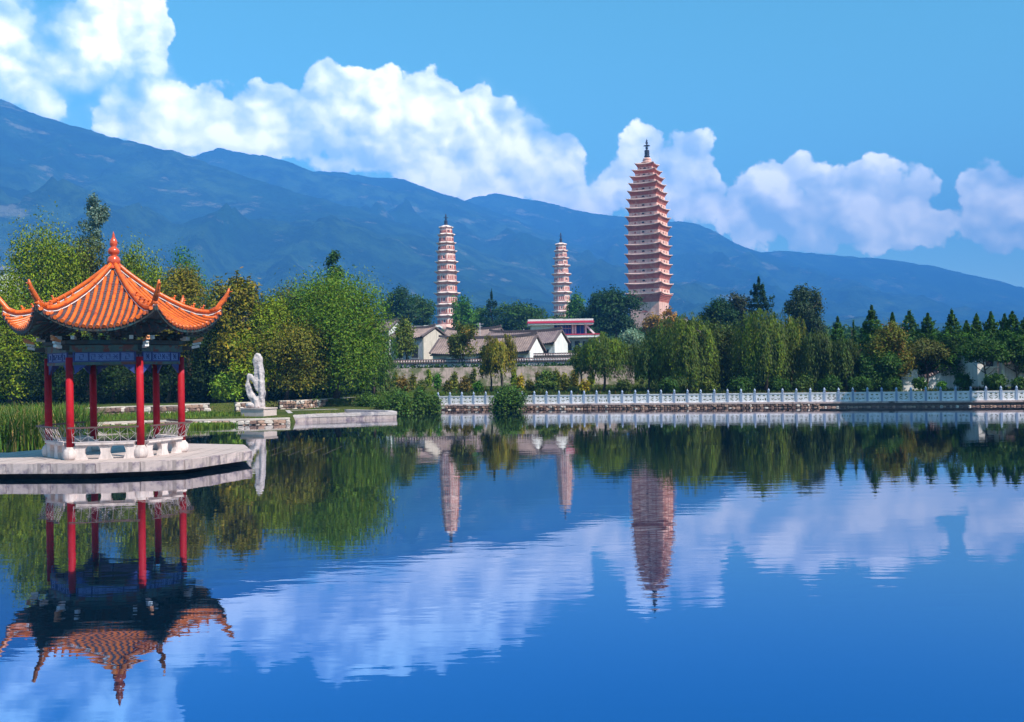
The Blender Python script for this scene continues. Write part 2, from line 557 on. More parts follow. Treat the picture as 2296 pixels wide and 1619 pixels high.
bp = g.new('ShaderNodeBump'); bp.inputs['Distance'].default_value = 38.0; bp.inputs['Strength'].default_value = 1.0
g.link(g.m('ADD', g.noise(P_, 0.02, 8, 0.7), g.m('MULTIPLY', n_a, 2.0)), bp.inputs['Height']); g.link(bp.outputs[0], b.inputs['Normal'])
o = g.new('ShaderNodeOutputMaterial'); g.link(b.outputs[0], o.inputs[0])
M['mountain'] = m


def mountain(crest, Dc, Db, seed, spur=1.0, name='mountain'):
    """a range whose crest follows the given skyline at distance Dc, with spurs running down to Db"""
    us = np.array([c[0] for c in crest], float); vs = np.array([c[1] for c in crest], float)
    U = np.linspace(us[0], us[-1], 330)
    # rounded skyline
    vv = np.interp(U, us, vs)
    k = np.exp(-np.linspace(-2, 2, 5) ** 2); k /= k.sum()
    vv = np.convolve(np.pad(vv, 2, mode='edge'), k, 'valid')
    T = np.concatenate([np.linspace(0, 1, 70), [1.06, 1.15, 1.3]])
    V = np.zeros((len(T), len(U), 3))
    for j, u in enumerate(U):
        c = at(u, vv[j], Dc)
        bump = mnoise.fractal(Vector((u * 0.02, seed, 0)), 0.6, 2.1, 4) * 7 + mnoise.noise(Vector((u * .11, seed, 4))) * 2.5
        for i, t in enumerate(T):
            y = Db + (Dc - Db) * t
            x = c.x * (0.35 + 0.65 * t) + (c.x * 0.65) * (1 - t) * 0.75
            zb = min(np.interp(y, HY, HZ) - 6, c.z - 40)
            prof = t ** 1.25 if t <= 1 else 1 - (t - 1) * 1.6
            z = zb + (c.z + bump - zb) * prof
            if 0 < t < 1:
                q = Vector((x * 0.0017, y * 0.0009, seed * 3.7))
                rid = 1 - abs(mnoise.noise(q)) * 2
                rid2 = 1 - abs(mnoise.noise(q * 2.7)) * 2
                f = mnoise.fractal(q * 6, 0.7, 2.0, 4)
                amp = math.sin(math.pi * min(1, t * 1.02)) ** 0.8 * (c.z - zb)
                z += spur * amp * (0.26 * (rid - 0.6) + 0.15 * (rid2 - .6) + 0.04 * f) - amp * .03
            V[i, j] = (x, y, z)
    n0, n1 = len(T), len(U)
    I = np.arange(n0 * n1).reshape(n0, n1)
    F = np.stack([I[:-1, :-1], I[:-1, 1:], I[1:, 1:], I[1:, :-1]], -1).reshape(-1, 4)
    o = link_mesh(name, np_mesh(name, V.reshape(-1, 3), faces4=F, mat=M['mountain'], smooth=True))
    return tag(o, kind='structure')


mountain([(-900, 235), (-300, 205), (-120, 208), (0, 226), (110, 266), (250, 306), (360, 331), (430, 353), (520, 385), (700, 440), (900, 500),
          (1100, 570), (1300, 645), (1500, 705), (1800, 750), (2100, 775)], 3200, 1000, 1.3)
mountain([(200, 380), (350, 352), (430, 351), (500, 333), (545, 345), (590, 348), (640, 361), (700, 383), (800, 408), (900, 430),
          (1060, 478), (1200, 530), (1400, 600), (1700, 690)], 4100, 2600, 5.1, 0.7)
mountain([(560, 420), (650, 400), (715, 384), (770, 387), (830, 397), (900, 402), (970, 425), (1060, 456), (1134, 484), (1210, 513),
          (1305, 555), (1450, 607), (1650, 660), (1900, 725), (2295, 780), (2600, 790)], 4600, 1500, 9.7, 1.0)
mountain([(940, 490), (1000, 462), (1070, 441), (1110, 433), (1200, 450), (1330, 478), (1400, 487), (1505, 497), (1560, 501), (1600, 517),
          (1650, 545), (1700, 563), (1740, 576), (1850, 612), (2000, 650), (2295, 712), (2800, 775)], 5300, 2500, 14.2, 0.8)
mountain([(1450, 610), (1600, 580), (1700, 566), (1760, 562), (1800, 566), (1900, 575), (2000, 583), (2100, 598), (2200, 622), (2295, 645),
          (2500, 690), (2900, 770)], 5900, 3400, 19.9, 0.6)

# haze
hb = MB(); hb.box((0, 1650, 480), (9000, 8900, 966))
haze = hb.build('haze', None)
haze.data.materials.clear()
m, g = mat_new('haze_air')
pv = g.new('ShaderNodeVolumePrincipled')
HAZE_D = 0.00033
pv.inputs['Density'].default_value = HAZE_D
pv.inputs['Color'].default_value = (0.09, 0.37, 1.0, 1)
pv.inputs['Anisotropy'].default_value = -0.3
o = g.new('ShaderNodeOutputMaterial'); g.link(pv.outputs[0], o.inputs['Volume'])
haze.data.materials.append(m)
tag(haze, kind='stuff')

# ---------------------------------------------------------------- stone walls and quays along the pond
stone_meshes = []
for k in range(7):
    bm = bmesh.new()
    bmesh.ops.create_cube(bm, size=1.0)
    bmesh.ops.bevel(bm, geom=bm.edges[:], offset=0.2, segments=1, affect='EDGES')
    for v_ in bm.verts:
        v_.co += Vector((random.uniform(-.09, .09), random.uniform(-.09, .09), random.uniform(-.09, .09)))
    me = bpy.data.meshes.new('stone'); bm.to_mesh(me); bm.free(); stone_meshes.append(me)
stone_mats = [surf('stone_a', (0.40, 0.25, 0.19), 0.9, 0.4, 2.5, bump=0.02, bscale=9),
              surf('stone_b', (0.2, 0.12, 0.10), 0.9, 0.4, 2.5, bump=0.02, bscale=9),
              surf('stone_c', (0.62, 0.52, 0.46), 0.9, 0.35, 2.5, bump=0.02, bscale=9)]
stone_sets = {}


def stone_mesh(mset):
    key = (random.randrange(7), mset)
    if key not in stone_sets:
        me = stone_meshes[key[0]].copy(); me.materials.append(stone_mats[mset]); stone_sets[key] = me
    return stone_sets[key]


def rubble_face(parent, p, q, z0, z1, size, depth=0.16, limit=300, weights=(4, 3, 3)):
    """uneven stones bedded in the face p->q (outer face on the right of p->q seen from above)"""
    p, q = Vector((p[0], p[1])), Vector((q[0], q[1]))
    L = (q - p).length; d = (q - p) / L; nrm = Vector((d.y, -d.x)); ang = math.atan2(d.y, d.x)
    rows = max(1, round((z1 - z0) / size)); hrow = (z1 - z0) / rows
    n = 0
    for r in range(rows):
        s = -random.random() * size * 0.5
        while s < L and n < limit:
            w = size * random.uniform(0.8, 1.9)
            if s + w > 0.1 and s + w / 2 < L:
                c = p + d * (s + w / 2) + nrm * random.uniform(-0.01, 0.05)
                me = stone_mesh(random.choices((0, 1, 2), weights)[0])
                link_mesh('stone', me, parent, None, (c.x, c.y, z0 + hrow * (r + .5) + random.uniform(-.02, .02)),
                          (0, random.uniform(-.1, .1), ang), (w * 0.94, depth, hrow * 0.95))
                n += 1
            s += w


def offset_line(p, q, off):
    p, q = Vector((p[0], p[1])), Vector((q[0], q[1])); d = (q - p).normalized(); nn = Vector((d.y, -d.x))
    return p + nn * off, q + nn * off


# embankment under the balustrade
RA, RB = Vector((-6.5, 87.02)), Vector((41.5, 75.05))
rdir = (RB - RA).normalized(); rn = Vector((rdir.y, -rdir.x)); rang = math.atan2(rdir.y, rdir.x)
bank_top = 0.46
emb = empty('embankment_wall', (RA.x, RA.y, 0), 0, 'long low stone embankment wall carrying the white balustrade along the far shore', 'wall')
b = MB()
a1, b1 = RA - rn * 0.6, RB - rn * 0.6
b.prism([(RA.x, RA.y), (RB.x, RB.y), (b1.x, b1.y), (a1.x, a1.y)], -1.5, bank_top - 0.14)
for v_ in b.v: v_.x -= RA.x; v_.y -= RA.y
b.build('core', M['mortar'], emb)
b = MB()
c0, c1, c2, c3 = RA + rn * .16, RB + rn * .16, RB - rn * .7, RA - rn * .7
b.prism([(c0.x - RA.x, c0.y - RA.y), (c1.x - RA.x, c1.y - RA.y), (c2.x - RA.x, c2.y - RA.y), (c3.x - RA.x, c3.y - RA.y)], bank_top - 0.14, bank_top)
b.build('coping', surf('coping', (0.5, 0.37, 0.35), 0.9, 0.3, 1.5, spots=((0.14, 0.1, 0.09), 1.1, 0.55, 0.7), bump=0.01), emb)
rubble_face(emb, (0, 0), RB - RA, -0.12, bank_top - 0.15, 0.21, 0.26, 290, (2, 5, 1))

# ---------------------------------------------------------------- white marble balustrade
NP = 47
rail_len = (RB - RA).length
step = rail_len / (NP - 1)
bal = empty('marble_balustrade', (RA.x, RA.y, bank_top), 0, 'long white marble balustrade with pierced panels along the far shore of the pond', 'balustrade')
pb = MB()
pb.box((0, 0, 0.39), (0.17, 0.17, 0.78)); pb.box((0, 0, 0.795), (0.2, 0.2, 0.05))
pb.lathe([(0.075, 0.82), (0.055, 0.86), (0.09, 0.91), (0.095, 0.97), (0.06, 1.03), (0.015, 1.11)], 10)
pm = pb.mesh('post', [M['grey_marble']])


def panel_mesh(kind):
    W, H = 30, 22
    solid = np.ones((H, W), bool)
    cxm = (W - 1) / 2
    for r in range(H):
        for c in range(W):
            x, y = (c - cxm) / (W / 2), r / (H - 1)
            # two slots under the handrail
            if 0.74 < y < 0.86 and 0.22 < abs(x) < 0.62: solid[r, c] = False
            yy = (y - 0.38) / 0.24
            if abs(yy) < 1:
                if kind == 0 and 0.62 < abs(x) + abs(yy) * 0.5 < 0.84 and abs(yy) > 0.18: solid[r, c] = False
                if kind == 1 and (abs(math.hypot((abs(x) - 0.45) * 2.4, yy * 1.1) - 0.55) < 0.17) and (x * yy > -0.04): solid[r, c] = False
                if kind == 2 and ((0.3 < abs(x) < 0.72 and abs(yy - math.cos(x * 6) * 0.4) < 0.24) or (abs(x) < 0.2 and abs(yy + 0.7) < .2)): solid[r, c] = False
                if kind == 3 and ((abs(abs(x) - 0.62) < .12 and yy < 0.3) or (abs(abs(x) - .25) < .09 and abs(yy + .5) < .3)): solid[r, c] = False
    mb = MB(); cw = (step - 0.17) / W; ch = 0.58 / H; t = 0.045
    ids = {}

    def vid(r, c, s):
        k = (r, c, s)
        if k not in ids:
            ids[k] = len(mb.v); mb.v.append(Vector((0.085 + c * cw, s * t, 0.06 + r * ch)))
        return ids[k]
    for r in range(H):
        for c in range(W):
            if not solid[r, c]: continue
            mb.face((vid(r, c, -1), vid(r, c + 1, -1), vid(r + 1, c + 1, -1), vid(r + 1, c, -1)))
            mb.face((vid(r, c, 1), vid(r + 1, c, 1), vid(r + 1, c + 1, 1), vid(r, c + 1, 1)))
            for dr, dc, e in ((0, -1, (0, 0, 1, 0)), (0, 1, (1, 1, 0, 1)), (-1, 0, (0, 1, 0, 0)), (1, 0, (1, 0, 1, 1))):
                rr, cc_ = r + dr, c + dc
                if not (0 <= rr < H and 0 <= cc_ < W) or not solid[rr, cc_]:
                    p0, p1 = (r + e[0], c + e[1]), (r + e[2], c + e[3])
                    mb.face((vid(*p0, -1), vid(*p1, -1), vid(*p1, 1), vid(*p0, 1)))
    return mb.mesh('panel', [M['marble']])


pmeshes = [panel_mesh(k) for k in range(4)]
hb_ = MB(); hb_.box((step / 2, 0, 0.69), (step - 0.17, 0.14, 0.09)); hm = hb_.mesh('handrail', [M['marble']])
fb_ = MB(); fb_.box((step / 2, 0, 0.03), (step - 0.17, 0.15, 0.06)); fm = fb_.mesh('plinth', [M['marble']])
for k in range(NP):
    c = rdir * (k * step)
    link_mesh('post', pm, bal, None, (c.x, c.y, random.uniform(-.015, .012)), (random.uniform(-.012, .012), random.uniform(-.012, .012), rang + random.uniform(-.03, .03)))
    if k < NP - 1:
        link_mesh('panel', pmeshes[(k * 7 + k // 3) % 4], bal, None, (c.x, c.y, 0), (0, 0, rang))
        link_mesh('handrail', hm, bal, None, (c.x, c.y, 0), (0, 0, rang))
        link_mesh('plinth', fm, bal, None, (c.x, c.y, 0), (0, 0, rang))

# ---------------------------------------------------------------- retaining walls on the left shore
def dressed_wall(name, pts, z0, z1, thick, label, stones=True, gaps=(), size=0.3, cap=0.08, weights=(5, 2, 4), capmat='pale_cap'):
    w = empty(name, (pts[0][0], pts[0][1], 0), 0, label, 'wall')
    o0 = Vector((pts[0][0], pts[0][1]))
    cb, tb = MB(), MB()
    for i in range(len(pts) - 1):
        p, q = Vector(pts[i]) - o0, Vector(pts[i + 1]) - o0
        d = (q - p).normalized(); nn = Vector((d.y, -d.x)); L = (q - p).length
        if i in gaps: continue
        a, b_ = p - nn * thick, q - nn * thick
        cb.prism([p, q, b_, a], z0, z1 - cap)
        e0, e1 = p + nn * .07 - d * .02 * 0, q + nn * .07
        tb.prism([e0, e1, b_ - nn * .03, a - nn * .03], z1 - cap, z1 - 0.003 * i)
        if stones: rubble_face(w, p, q, z0, z1 - cap, size, 0.2, 120, weights)
    cb.build('core', M['mortar'], w)
    tb.build('coping', M[capmat], w)
    return w


M['pale_cap'] = surf('pale_cap', (0.6, 0.5, 0.44), 0.9, 0.25, 1.5, bump=0.01)


def gp(u, v, z):
    p = on_z(u, v, z); return (p.x, p.y)


qa = gp(690, 915, 0.5); qb = gp(862, 903, 0.5)
dressed_wall('retaining_wall', [qa, (qa[0] * .5 + qb[0] * .5, qa[1] * .5 + qb[1] * .5), qb], 0.3, 1.2, 0.4,
             'low rubble stone retaining wall behind the white quay, backed by grass', size=0.27)
dressed_wall('retaining_wall', [gp(414, 927, 0.5), gp(470, 925.5, 0.5), gp(530, 923, 0.5), gp(592, 920.5, 0.5), gp(628, 918, 0.5), gp(690, 915.5, 0.5)], 0.3, 1.22, 0.4,
             'low rubble stone retaining wall with dark recesses behind the standing rock', gaps=(1, 3), size=0.3)
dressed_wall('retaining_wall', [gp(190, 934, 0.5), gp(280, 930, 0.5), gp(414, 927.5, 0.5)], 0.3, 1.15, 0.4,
             'dark stone retaining wall seen between the red columns of the pavilion', size=0.34, weights=(1, 5, 1))
# edging of the grassy shore
dressed_wall('stone_kerb', [gp(215, 962, 0), gp(330, 957, 0), gp(430, 955, 0), gp(560, 953, 0), gp(650, 950, 0)], -0.5, 0.42, 0.5,
             'stone kerb with pale top edging the grassy shore at the water behind the pavilion', size=0.3, cap=0.12)
dressed_wall('stone_kerb', [(-60, 62.3), (-30, 64.3), gp(215, 962.5, 0)], -0.5, 0.4, 0.5,
             'weathered stone kerb of the shore behind the reeds', stones=False)

# white quay beside the standing rock
quay = empty('white_quay', (-12, 72, 0), 0, 'low white concrete quay with a pointed tip reaching into the pond beside the standing rock', 'quay')
q0 = [gp(652, 947, 0), gp(700, 944, 0.0), gp(889, 938, 0), gp(878, 935, 0), gp(745, 931, 0), gp(640, 934, 0)]
q0 = [(x + 12, y - 72) for x, y in q0]
b = MB(); b.prism(q0, -0.6, 0.26); b.build('base', M['concrete'], quay)
cen = (sum(p[0] for p in q0) / 6, sum(p[1] for p in q0) / 6)
rim_b = MB()
for i in range(6):
    p, q = Vector(q0[i]), Vector(q0[(i + 1) % 6])
    pi_, qi_ = p + (Vector(cen) - p).normalized() * .55, q + (Vector(cen) - q).normalized() * .55
    rim_b.prism([p * 1.0 + (p - Vector(cen)).normalized() * .04, q + (q - Vector(cen)).normalized() * .04, qi_, pi_], 0.264, 0.50)
rim_b.build('rim', M['white_stone'], quay)

# step ring around the plinth
st = MB()
ca, cb2 = gp(415, 951, 0.0), gp(655, 950.0, 0.0)

# ---------------------------------------------------------------- the standing rock
E1 = Vector((0.892, -0.452))        # long direction shared by pagodas and houses (facades face 26.9 deg west of south)
ERZ = math.atan2(E1.y, E1.x)
rk = at(580, 940, 69.4)
rock = empty('scholar_rock', (rk.x, rk.y, 0.42), 0, 'tall pale standing rock with a pierced hollow on its plinth at the water edge', 'rock')
S = 69.6 / FPX


def rp(cx_, cy_, dep=0.0):      # coordinates of crop: px right of x=2085, px up from y=1105
    return Vector(((cx_ - 2060) * .1464 * S, dep, (1108 - cy_) * .1464 * S + 0.60))


outer = [(2020, 1118), (1990, 1050), (1935, 985), (1895, 900), (1870, 800), (1873, 735), (1892, 670), (1898, 610), (1916, 572), (1975, 590), (1992, 640), (2000, 672), (2008, 600),
         (2008, 500), (1984, 410), (1990, 365), (2010, 330), (2016, 285), (2045, 262), (2082, 268), (2104, 300), (2128, 352), (2130, 450), (2147, 560), (2140, 640), (2151, 760),
         (2160, 860), (2140, 960), (2148, 1118)]
hole = [(1936, 655), (1930, 700), (1948, 770), (1985, 865), (2035, 925), (2076, 930), (2072, 872), (2030, 822), (2000, 745), (1965, 690)]
loop = outer[:7] + [hole[0]] + hole[1:] + [hole[0]] + [outer[6]] + outer[7:]
mb = MB()
fr_, bk_ = [], []
for cx_, cy_ in loop:
    up_ = (1108 - cy_) / 850
    th = .34 * (1 - .35 * max(0, up_)) * (.75 if cx_ < 1995 else 1.0)
    fr_.append(rp(cx_, cy_, -th)); bk_.append(rp(cx_, cy_, th))
n_ = len(loop); mb.v.extend(fr_ + bk_); mb.face(range(n_)); mb.face([n_ + k for k in range(n_)][::-1])
for k in range(n_): mb.face((k, n_ + k, n_ + (k + 1) % n_, (k + 1) % n_))
mb.tube([rp(2120, 1000, -.25), rp(2118, 800, -.3), rp(2105, 600, -.26), rp(2085, 420, -.2)], [.14, .15, .12, .08], 8)
mb.tube([rp(2050, 1090, -.25), rp(2040, 980, -.3), rp(1990, 930, -.2)], [.2, .16, .1], 8)
me = mb.mesh('scholar_rock', [M['white_stone']])
ro = link_mesh('rock_body', me, rock)
md = ro.modifiers.new('remesh', 'REMESH'); md.mode = 'VOXEL'; md.voxel_size = 0.04; md.use_smooth_shade = True
sm_ = ro.modifiers.new('smooth', 'SMOOTH'); sm_.factor = 0.8; sm_.iterations = 5
tx = bpy.data.textures.new('rough', 'CLOUDS'); tx.noise_scale = 0.35; tx.noise_depth = 4
dm = ro.modifiers.new('displace', 'DISPLACE'); dm.texture = tx; dm.strength = 0.13; dm.mid_level = 0.5
mb = MB()
mb.tube([rp(1880, 1075, -.2), rp(1925, 1055, -.22), rp(1990, 1060, -.2), rp(2030, 1080, -.2)], [.14, .25, .26, .15], 10, flat=.8)
ro = link_mesh('foot_rock', mb.mesh('foot_rock', [M['white_stone']]), rock)
md = ro.modifiers.new('remesh', 'REMESH'); md.mode = 'VOXEL'; md.voxel_size = 0.06; md.use_smooth_shade = True
dm = ro.modifiers.new('displace', 'DISPLACE'); dm.texture = tx; dm.strength = 0.12
b = MB(); b.box((0, 0, .29), (2.05, 1.35, .58), ERZ); b.box((0, 0, .61), (2.15, 1.45, .08), ERZ)
b.build('plinth', M['paving'], rock)

# ---------------------------------------------------------------- concrete platform of the pavilion
PZ = 0.53
plat = empty('pavilion_platform', (-14.9, 37.5, 0), 0, 'stained pale concrete platform standing over the water under the red columned pavilion', 'platform')
poly = [(-40, 34.9), (-19, 34.35), (-14.2, 33.85), (-11.45, 34.6), (-10.05, 38.15), (-11.2, 41.4), (-14.6, 42.9), (-18.6, 41.7), (-19.8, 39.2), (-40, 39.4)]
poly = [(x + 14.9, y - 37.5) for x, y in poly]
b = MB(); b.prism(poly, 0.17, PZ - 0.004); b.build('slab', M['concrete'], plat)
def inset(pl, k):
    c = Vector((sum(p[0] for p in pl) / len(pl), sum(p[1] for p in pl) / len(pl)))
    return [tuple(Vector(p) + (c - Vector(p)).normalized() * k) for p in pl]
b = MB(); b.prism(inset(poly, 0.03), PZ - 0.0035, PZ); b.build('paving', M['paving'], plat)
b = MB(); b.prism([( -24, -1.6), (-4, -1.9), (-.6, -2.2), (2.2, -1.7), (3.3, .6), (2.2, 2.8), (-3, 3.6), (-24, 1.2)], -1.6, 0.168)
b.build('pier', M['mortar'], plat)
for i in range(len(poly)):      # facing slabs of the edge, open joints between them
    p, q = Vector(poly[i]), Vector(poly[(i + 1) % len(poly)])
    L = (q - p).length
    if i == len(poly) - 1: continue
    d = (q - p) / L; nn = Vector((d.y, -d.x)); n_ = max(1, round(L / 1.9)); w_ = L / n_
    for k in range(n_):
        c_ = p + d * (w_ * (k + .5)) + nn * .012
        b = MB(); b.box((0, 0, 0), (w_ - .022, .05, .335)); me = b.mesh('facing_slab', [M['concrete']])
        link_mesh('facing_slab', me, plat, None, (c_.x, c_.y, .345 + random.uniform(-.004, .004)), (random.uniform(-.01, .01), 0, math.atan2(d.y, d.x)))
b = MB()
for k in range(-12, 16):        # paving joints laid 3 mm proud of the slab as pale mortar strips
    b.box((k * .62 - 1.2, 0, PZ + .0015), (.012, 6.6 if abs(k) < 4 else 4.2, .003))
b.build('joint', M['mortar'], plat)

# ---------------------------------------------------------------- the pavilion
M['glaze'] = surf('orange_glaze', (0.78, 0.145, 0.016), 0.33, 0.28, 3.0, spots=((0.34, 0.055, 0.018), 3.2, 0.5, 0.7), bump=0.006, spec=0.5)
M['glaze_dark'] = surf('dark_glaze', (0.16, 0.035, 0.02), 0.5, 0.3, 3.0)
M['pan'] = surf('grey_pan_tile', (0.10, 0.07, 0.085), 0.8, 0.5, 5.0, bump=0.01)
M['red_paint'] = surf('red_paint', (0.40, 0.005, 0.014), 0.65, 0.2, 2.0, spots=((0.46, 0.06, 0.09), 2.8, 0.52, 0.8), spec=0.22, streak=.3)
M['dark_wood'] = surf('dark_painted_wood', (0.045, 0.04, 0.035), 0.7, 0.4, 3.0, spots=((0.02, 0.06, 0.07), 3.0, 0.45, 0.6))
M['beam'] = surf('green_painted_beam', (0.06, 0.10, 0.09), 0.6, 0.5, 5.0, spots=((0.12, 0.03, 0.02), 3.0, 0.5, 0.6))
M['white_paint'] = surf('white_paint', (0.8, 0.78, 0.78), 0.6, 0.12, 4.0)
M['blue_paint'] = surf('pale_blue_paint', (0.15, 0.21, 0.44), 0.6, 0.3, 6.0)
M['fret'] = surf('blue_fret', (0.03, 0.05, 0.2), 0.6, 0.3, 6.0)
M['orange_paint'] = surf('orange_paint', (0.75, 0.28, 0.12), 0.6, 0.3, 6.0)
M['rail_paint'] = surf('rail_paint', (0.5, 0.42, 0.43), 0.6, 0.15, 6.0)
M['brown_rail'] = surf('brown_rail', (0.13, 0.07, 0.065), 0.5, 0.2, 6.0)
M['bench'] = surf('white_bench', (0.72, 0.6, 0.57), 0.7, 0.2, 2.5, streak=0.5)
M['plastic_white'] = M['white_paint']

PC = Vector((-14.95, 37.5)); PR = 2.36; PA0 = R(-108.0)
pav = empty('pavilion', (PC.x, PC.y, PZ), 0, 'hexagonal Chinese pavilion with orange tiled roof and red columns over the pond', 'pavilion')
ZB = -PZ        # local z = world z - PZ


def pol(r, a): return Vector((r * math.cos(a), r * math.sin(a)))


angs = [PA0 + k * math.pi / 3 for k in range(6)]
cols = [pol(PR, a) for a in angs]
cb = MB(); cb.tube([(0, 0, .36), (0, 0, 1.6), (0, 0, 3.62)], [.132, .13, .122], 20)
cmesh = cb.mesh('column', [M['red_paint']])
db = MB(); db.lathe([(.17, 0), (.21, .03), (.235, .1), (.25, .18), (.24, .28), (.20, .36), (.145, .41), (.14, .45)], 20)
dmesh = db.mesh('column_base', [M['white_stone'] if False else M['bench']])
for c in cols:
    link_mesh('column', cmesh, pav, None, (c.x, c.y, 0)); link_mesh('column_base', dmesh, pav, None, (c.x, c.y, 0))

# frieze, beams, lattice between the columns
for i in range(6):
    p, q = cols[i], cols[(i + 1) % 6]
    d = (q - p).normalized(); L = (q - p).length; nn = Vector((d.y, -d.x)); a = math.atan2(d.y, d.x)
    mid = (p + q) / 2

    def lp(s, out, z): c = p + d * s + nn * out; return (c.x, c.y, z)
    b = MB(); b.bar(lp(.12, 0, 3.40), lp(L - .12, 0, 3.40), .12, .10); b.bar(lp(.0, 0, 3.93), lp(L, 0, 3.93), .2, .24)
    b.build('beam', M['beam'], pav)
    b = MB(); b.bar(lp(-.1, 0.02, 4.16), lp(L + .1, 0.02, 4.16), .26, .14); b.build('architrave', M['dark_wood'], pav)
    # frieze panels with raised fret
    for s0, s1 in ((.2, .62), (.68, L - .68), (L - .62, L - .2)):
        f = MB(); f.bar(lp(s0, .0, 3.64), lp(s1, .0, 3.64), .05, .27)
        fo = f.build('frieze_panel', M['blue_paint'], pav)
        r_ = MB(); w = s1 - s0; n_ = max(1, int(w / .22)); cw = w / n_
        for k in range(n_):
            cx0 = s0 + cw * (k + .5); o_ = .034
            h = .09; t = .018
            if (k + i) % 2:
                r_.bar(lp(cx0 - .07, o_, 3.64 - h), lp(cx0 + .07, o_, 3.64 + h), t, t); r_.bar(lp(cx0 - .07, o_, 3.64 + h), lp(cx0 + .07, o_ + .003, 3.64 - h), t, t)
                r_.bar(lp(cx0 - .09, o_ + .004, 3.64), lp(cx0 + .09, o_ + .004, 3.64), t, t)
            else:
                for zz in (-h, h): r_.bar(lp(cx0 - .06, o_, 3.64 + zz), lp(cx0 + .06, o_, 3.64 + zz), t, t)
                r_.bar(lp(cx0 - .06, o_ + .002, 3.64 - h), lp(cx0 - .06, o_ + .002, 3.64 + .02), t, t)
                r_.bar(lp(cx0 + .06, o_ + .002, 3.64 - .02), lp(cx0 + .06, o_ + .002, 3.64 + h), t, t)
        r_.build('fret', M['fret'], fo)
    b = MB()
    for s in (.15, .65, L - .65, L - .15): b.bar(lp(s, .02, 3.49), lp(s, .02, 3.80), .05, .05, up=(nn.x, nn.y, 0))
    b.bar(lp(.13, .02, 3.475), lp(L - .13, .02, 3.475), .07, .04); b.bar(lp(.13, .02, 3.80), lp(L - .13, .02, 3.80), .07, .04)
    b.build('frieze_frame', M['fret'], pav)
    # small hanging brackets below the beam
    for s, sg in ((.14, 1), (L - .14, -1)):
        b = MB(); b.poly([lp(s, -.02, 3.35), lp(s + sg * .42, -.02, 3.35), lp(s + sg * .2, -.02, 3.24), lp(s + sg * .05, -.02, 3.02)])
        b.poly([lp(s, .02, 3.35), lp(s + sg * .42, .02, 3.35), lp(s + sg * .2, .02, 3.24), lp(s + sg * .05, .02, 3.02)])
        b.bar(lp(s + sg * .02, 0, 3.03), lp(s + sg * .4, 0, 3.34), .05, .03)
        b.build('spandrel', M['fret'], pav)
    # bracket sets along the beam
    for s in np.linspace(.35, L - .35, 4):
        b = MB()
        for lv in range(3):
            b.bar(lp(s, -.1, 4.26 + lv * .1), lp(s, .18 + lv * .16, 4.26 + lv * .1), .08, .07)
            b.bar(lp(s - .12, .12 + lv * .16, 4.31 + lv * .1), lp(s + .12, .12 + lv * .16, 4.31 + lv * .1), .06, .05)
        b.build('bracket', M['dark_wood'], pav)
    # bench with curved legs and leaning back
    if i != 3:
        b = MB(); b.bar(lp(.2, .02, .55), lp(L - .2, .02, .55), .36, .07); b.bar(lp(.2, .02, .49), lp(L - .2, .02, .49), .28, .05)
        b.build('bench_seat', M['bench'], pav)
        for s in (.34, L / 2, L - .34):
            rows = []
            b = MB()
            prof = [(0.0, .24), (.08, .20), (.22, .15), (.36, .17), (.46, .22)]
            for (z0, w0), (z1, w1) in zip(prof[:-1], prof[1:]):
                base = len(b.v)
                for z, w in ((z0, w0), (z1, w1)):
                    for sx, o_ in ((-w, -.07), (w, -.07), (w, .12), (-w, .12)): b.v.append(Vector(lp(s + sx, o_, z)))
                for k in range(4): b.face((base + k, base + (k + 1) % 4, base + 4 + (k + 1) % 4, base + 4 + k))
            b.build('bench_leg', M['bench'], pav)
        # back: posts, lattice, top rail
        def bk(s, t): return lp(s, .20 + .22 * t, .62 + .52 * t)
        b = MB(); b.bar(bk(.0, 1.0), bk(L, 1.0), .05, .06); b.build('top_rail', M['brown_rail'], pav)
        b = MB(); t = .011
        b.bar(bk(.1, 0.0), bk(L - .1, 0.0), .03, .03)
        ns = 8; ss = np.linspace(.12, L - .12, ns + 1)
        for k, s in enumerate(ss): b.bar(bk(s, 0), bk(s, .97), t, t)
        for k in range(ns):
            s0, s1 = ss[k], ss[k + 1]; m_ = (s0 + s1) / 2
            if k % 4 == 0: b.bar(bk(s1, .95), bk(s0, .5), t, t); b.bar(bk(s0, .5), bk(s1, .05), t, t)
            elif k % 4 == 3: b.bar(bk(s0, .95), bk(s1, .5), t, t); b.bar(bk(s1, .5), bk(s0, .05), t, t)
            elif k % 4 == 1: b.bar(bk(s0, .95), bk(s1, .55), t, t); b.bar(bk(s0, .05), bk(s1, .45), t, t)
            else: b.bar(bk(s0, .55), bk(s1, .95), t, t); b.bar(bk(s0, .45), bk(s1, .05), t, t)
        b.build('back_lattice', M['rail_paint'], pav)

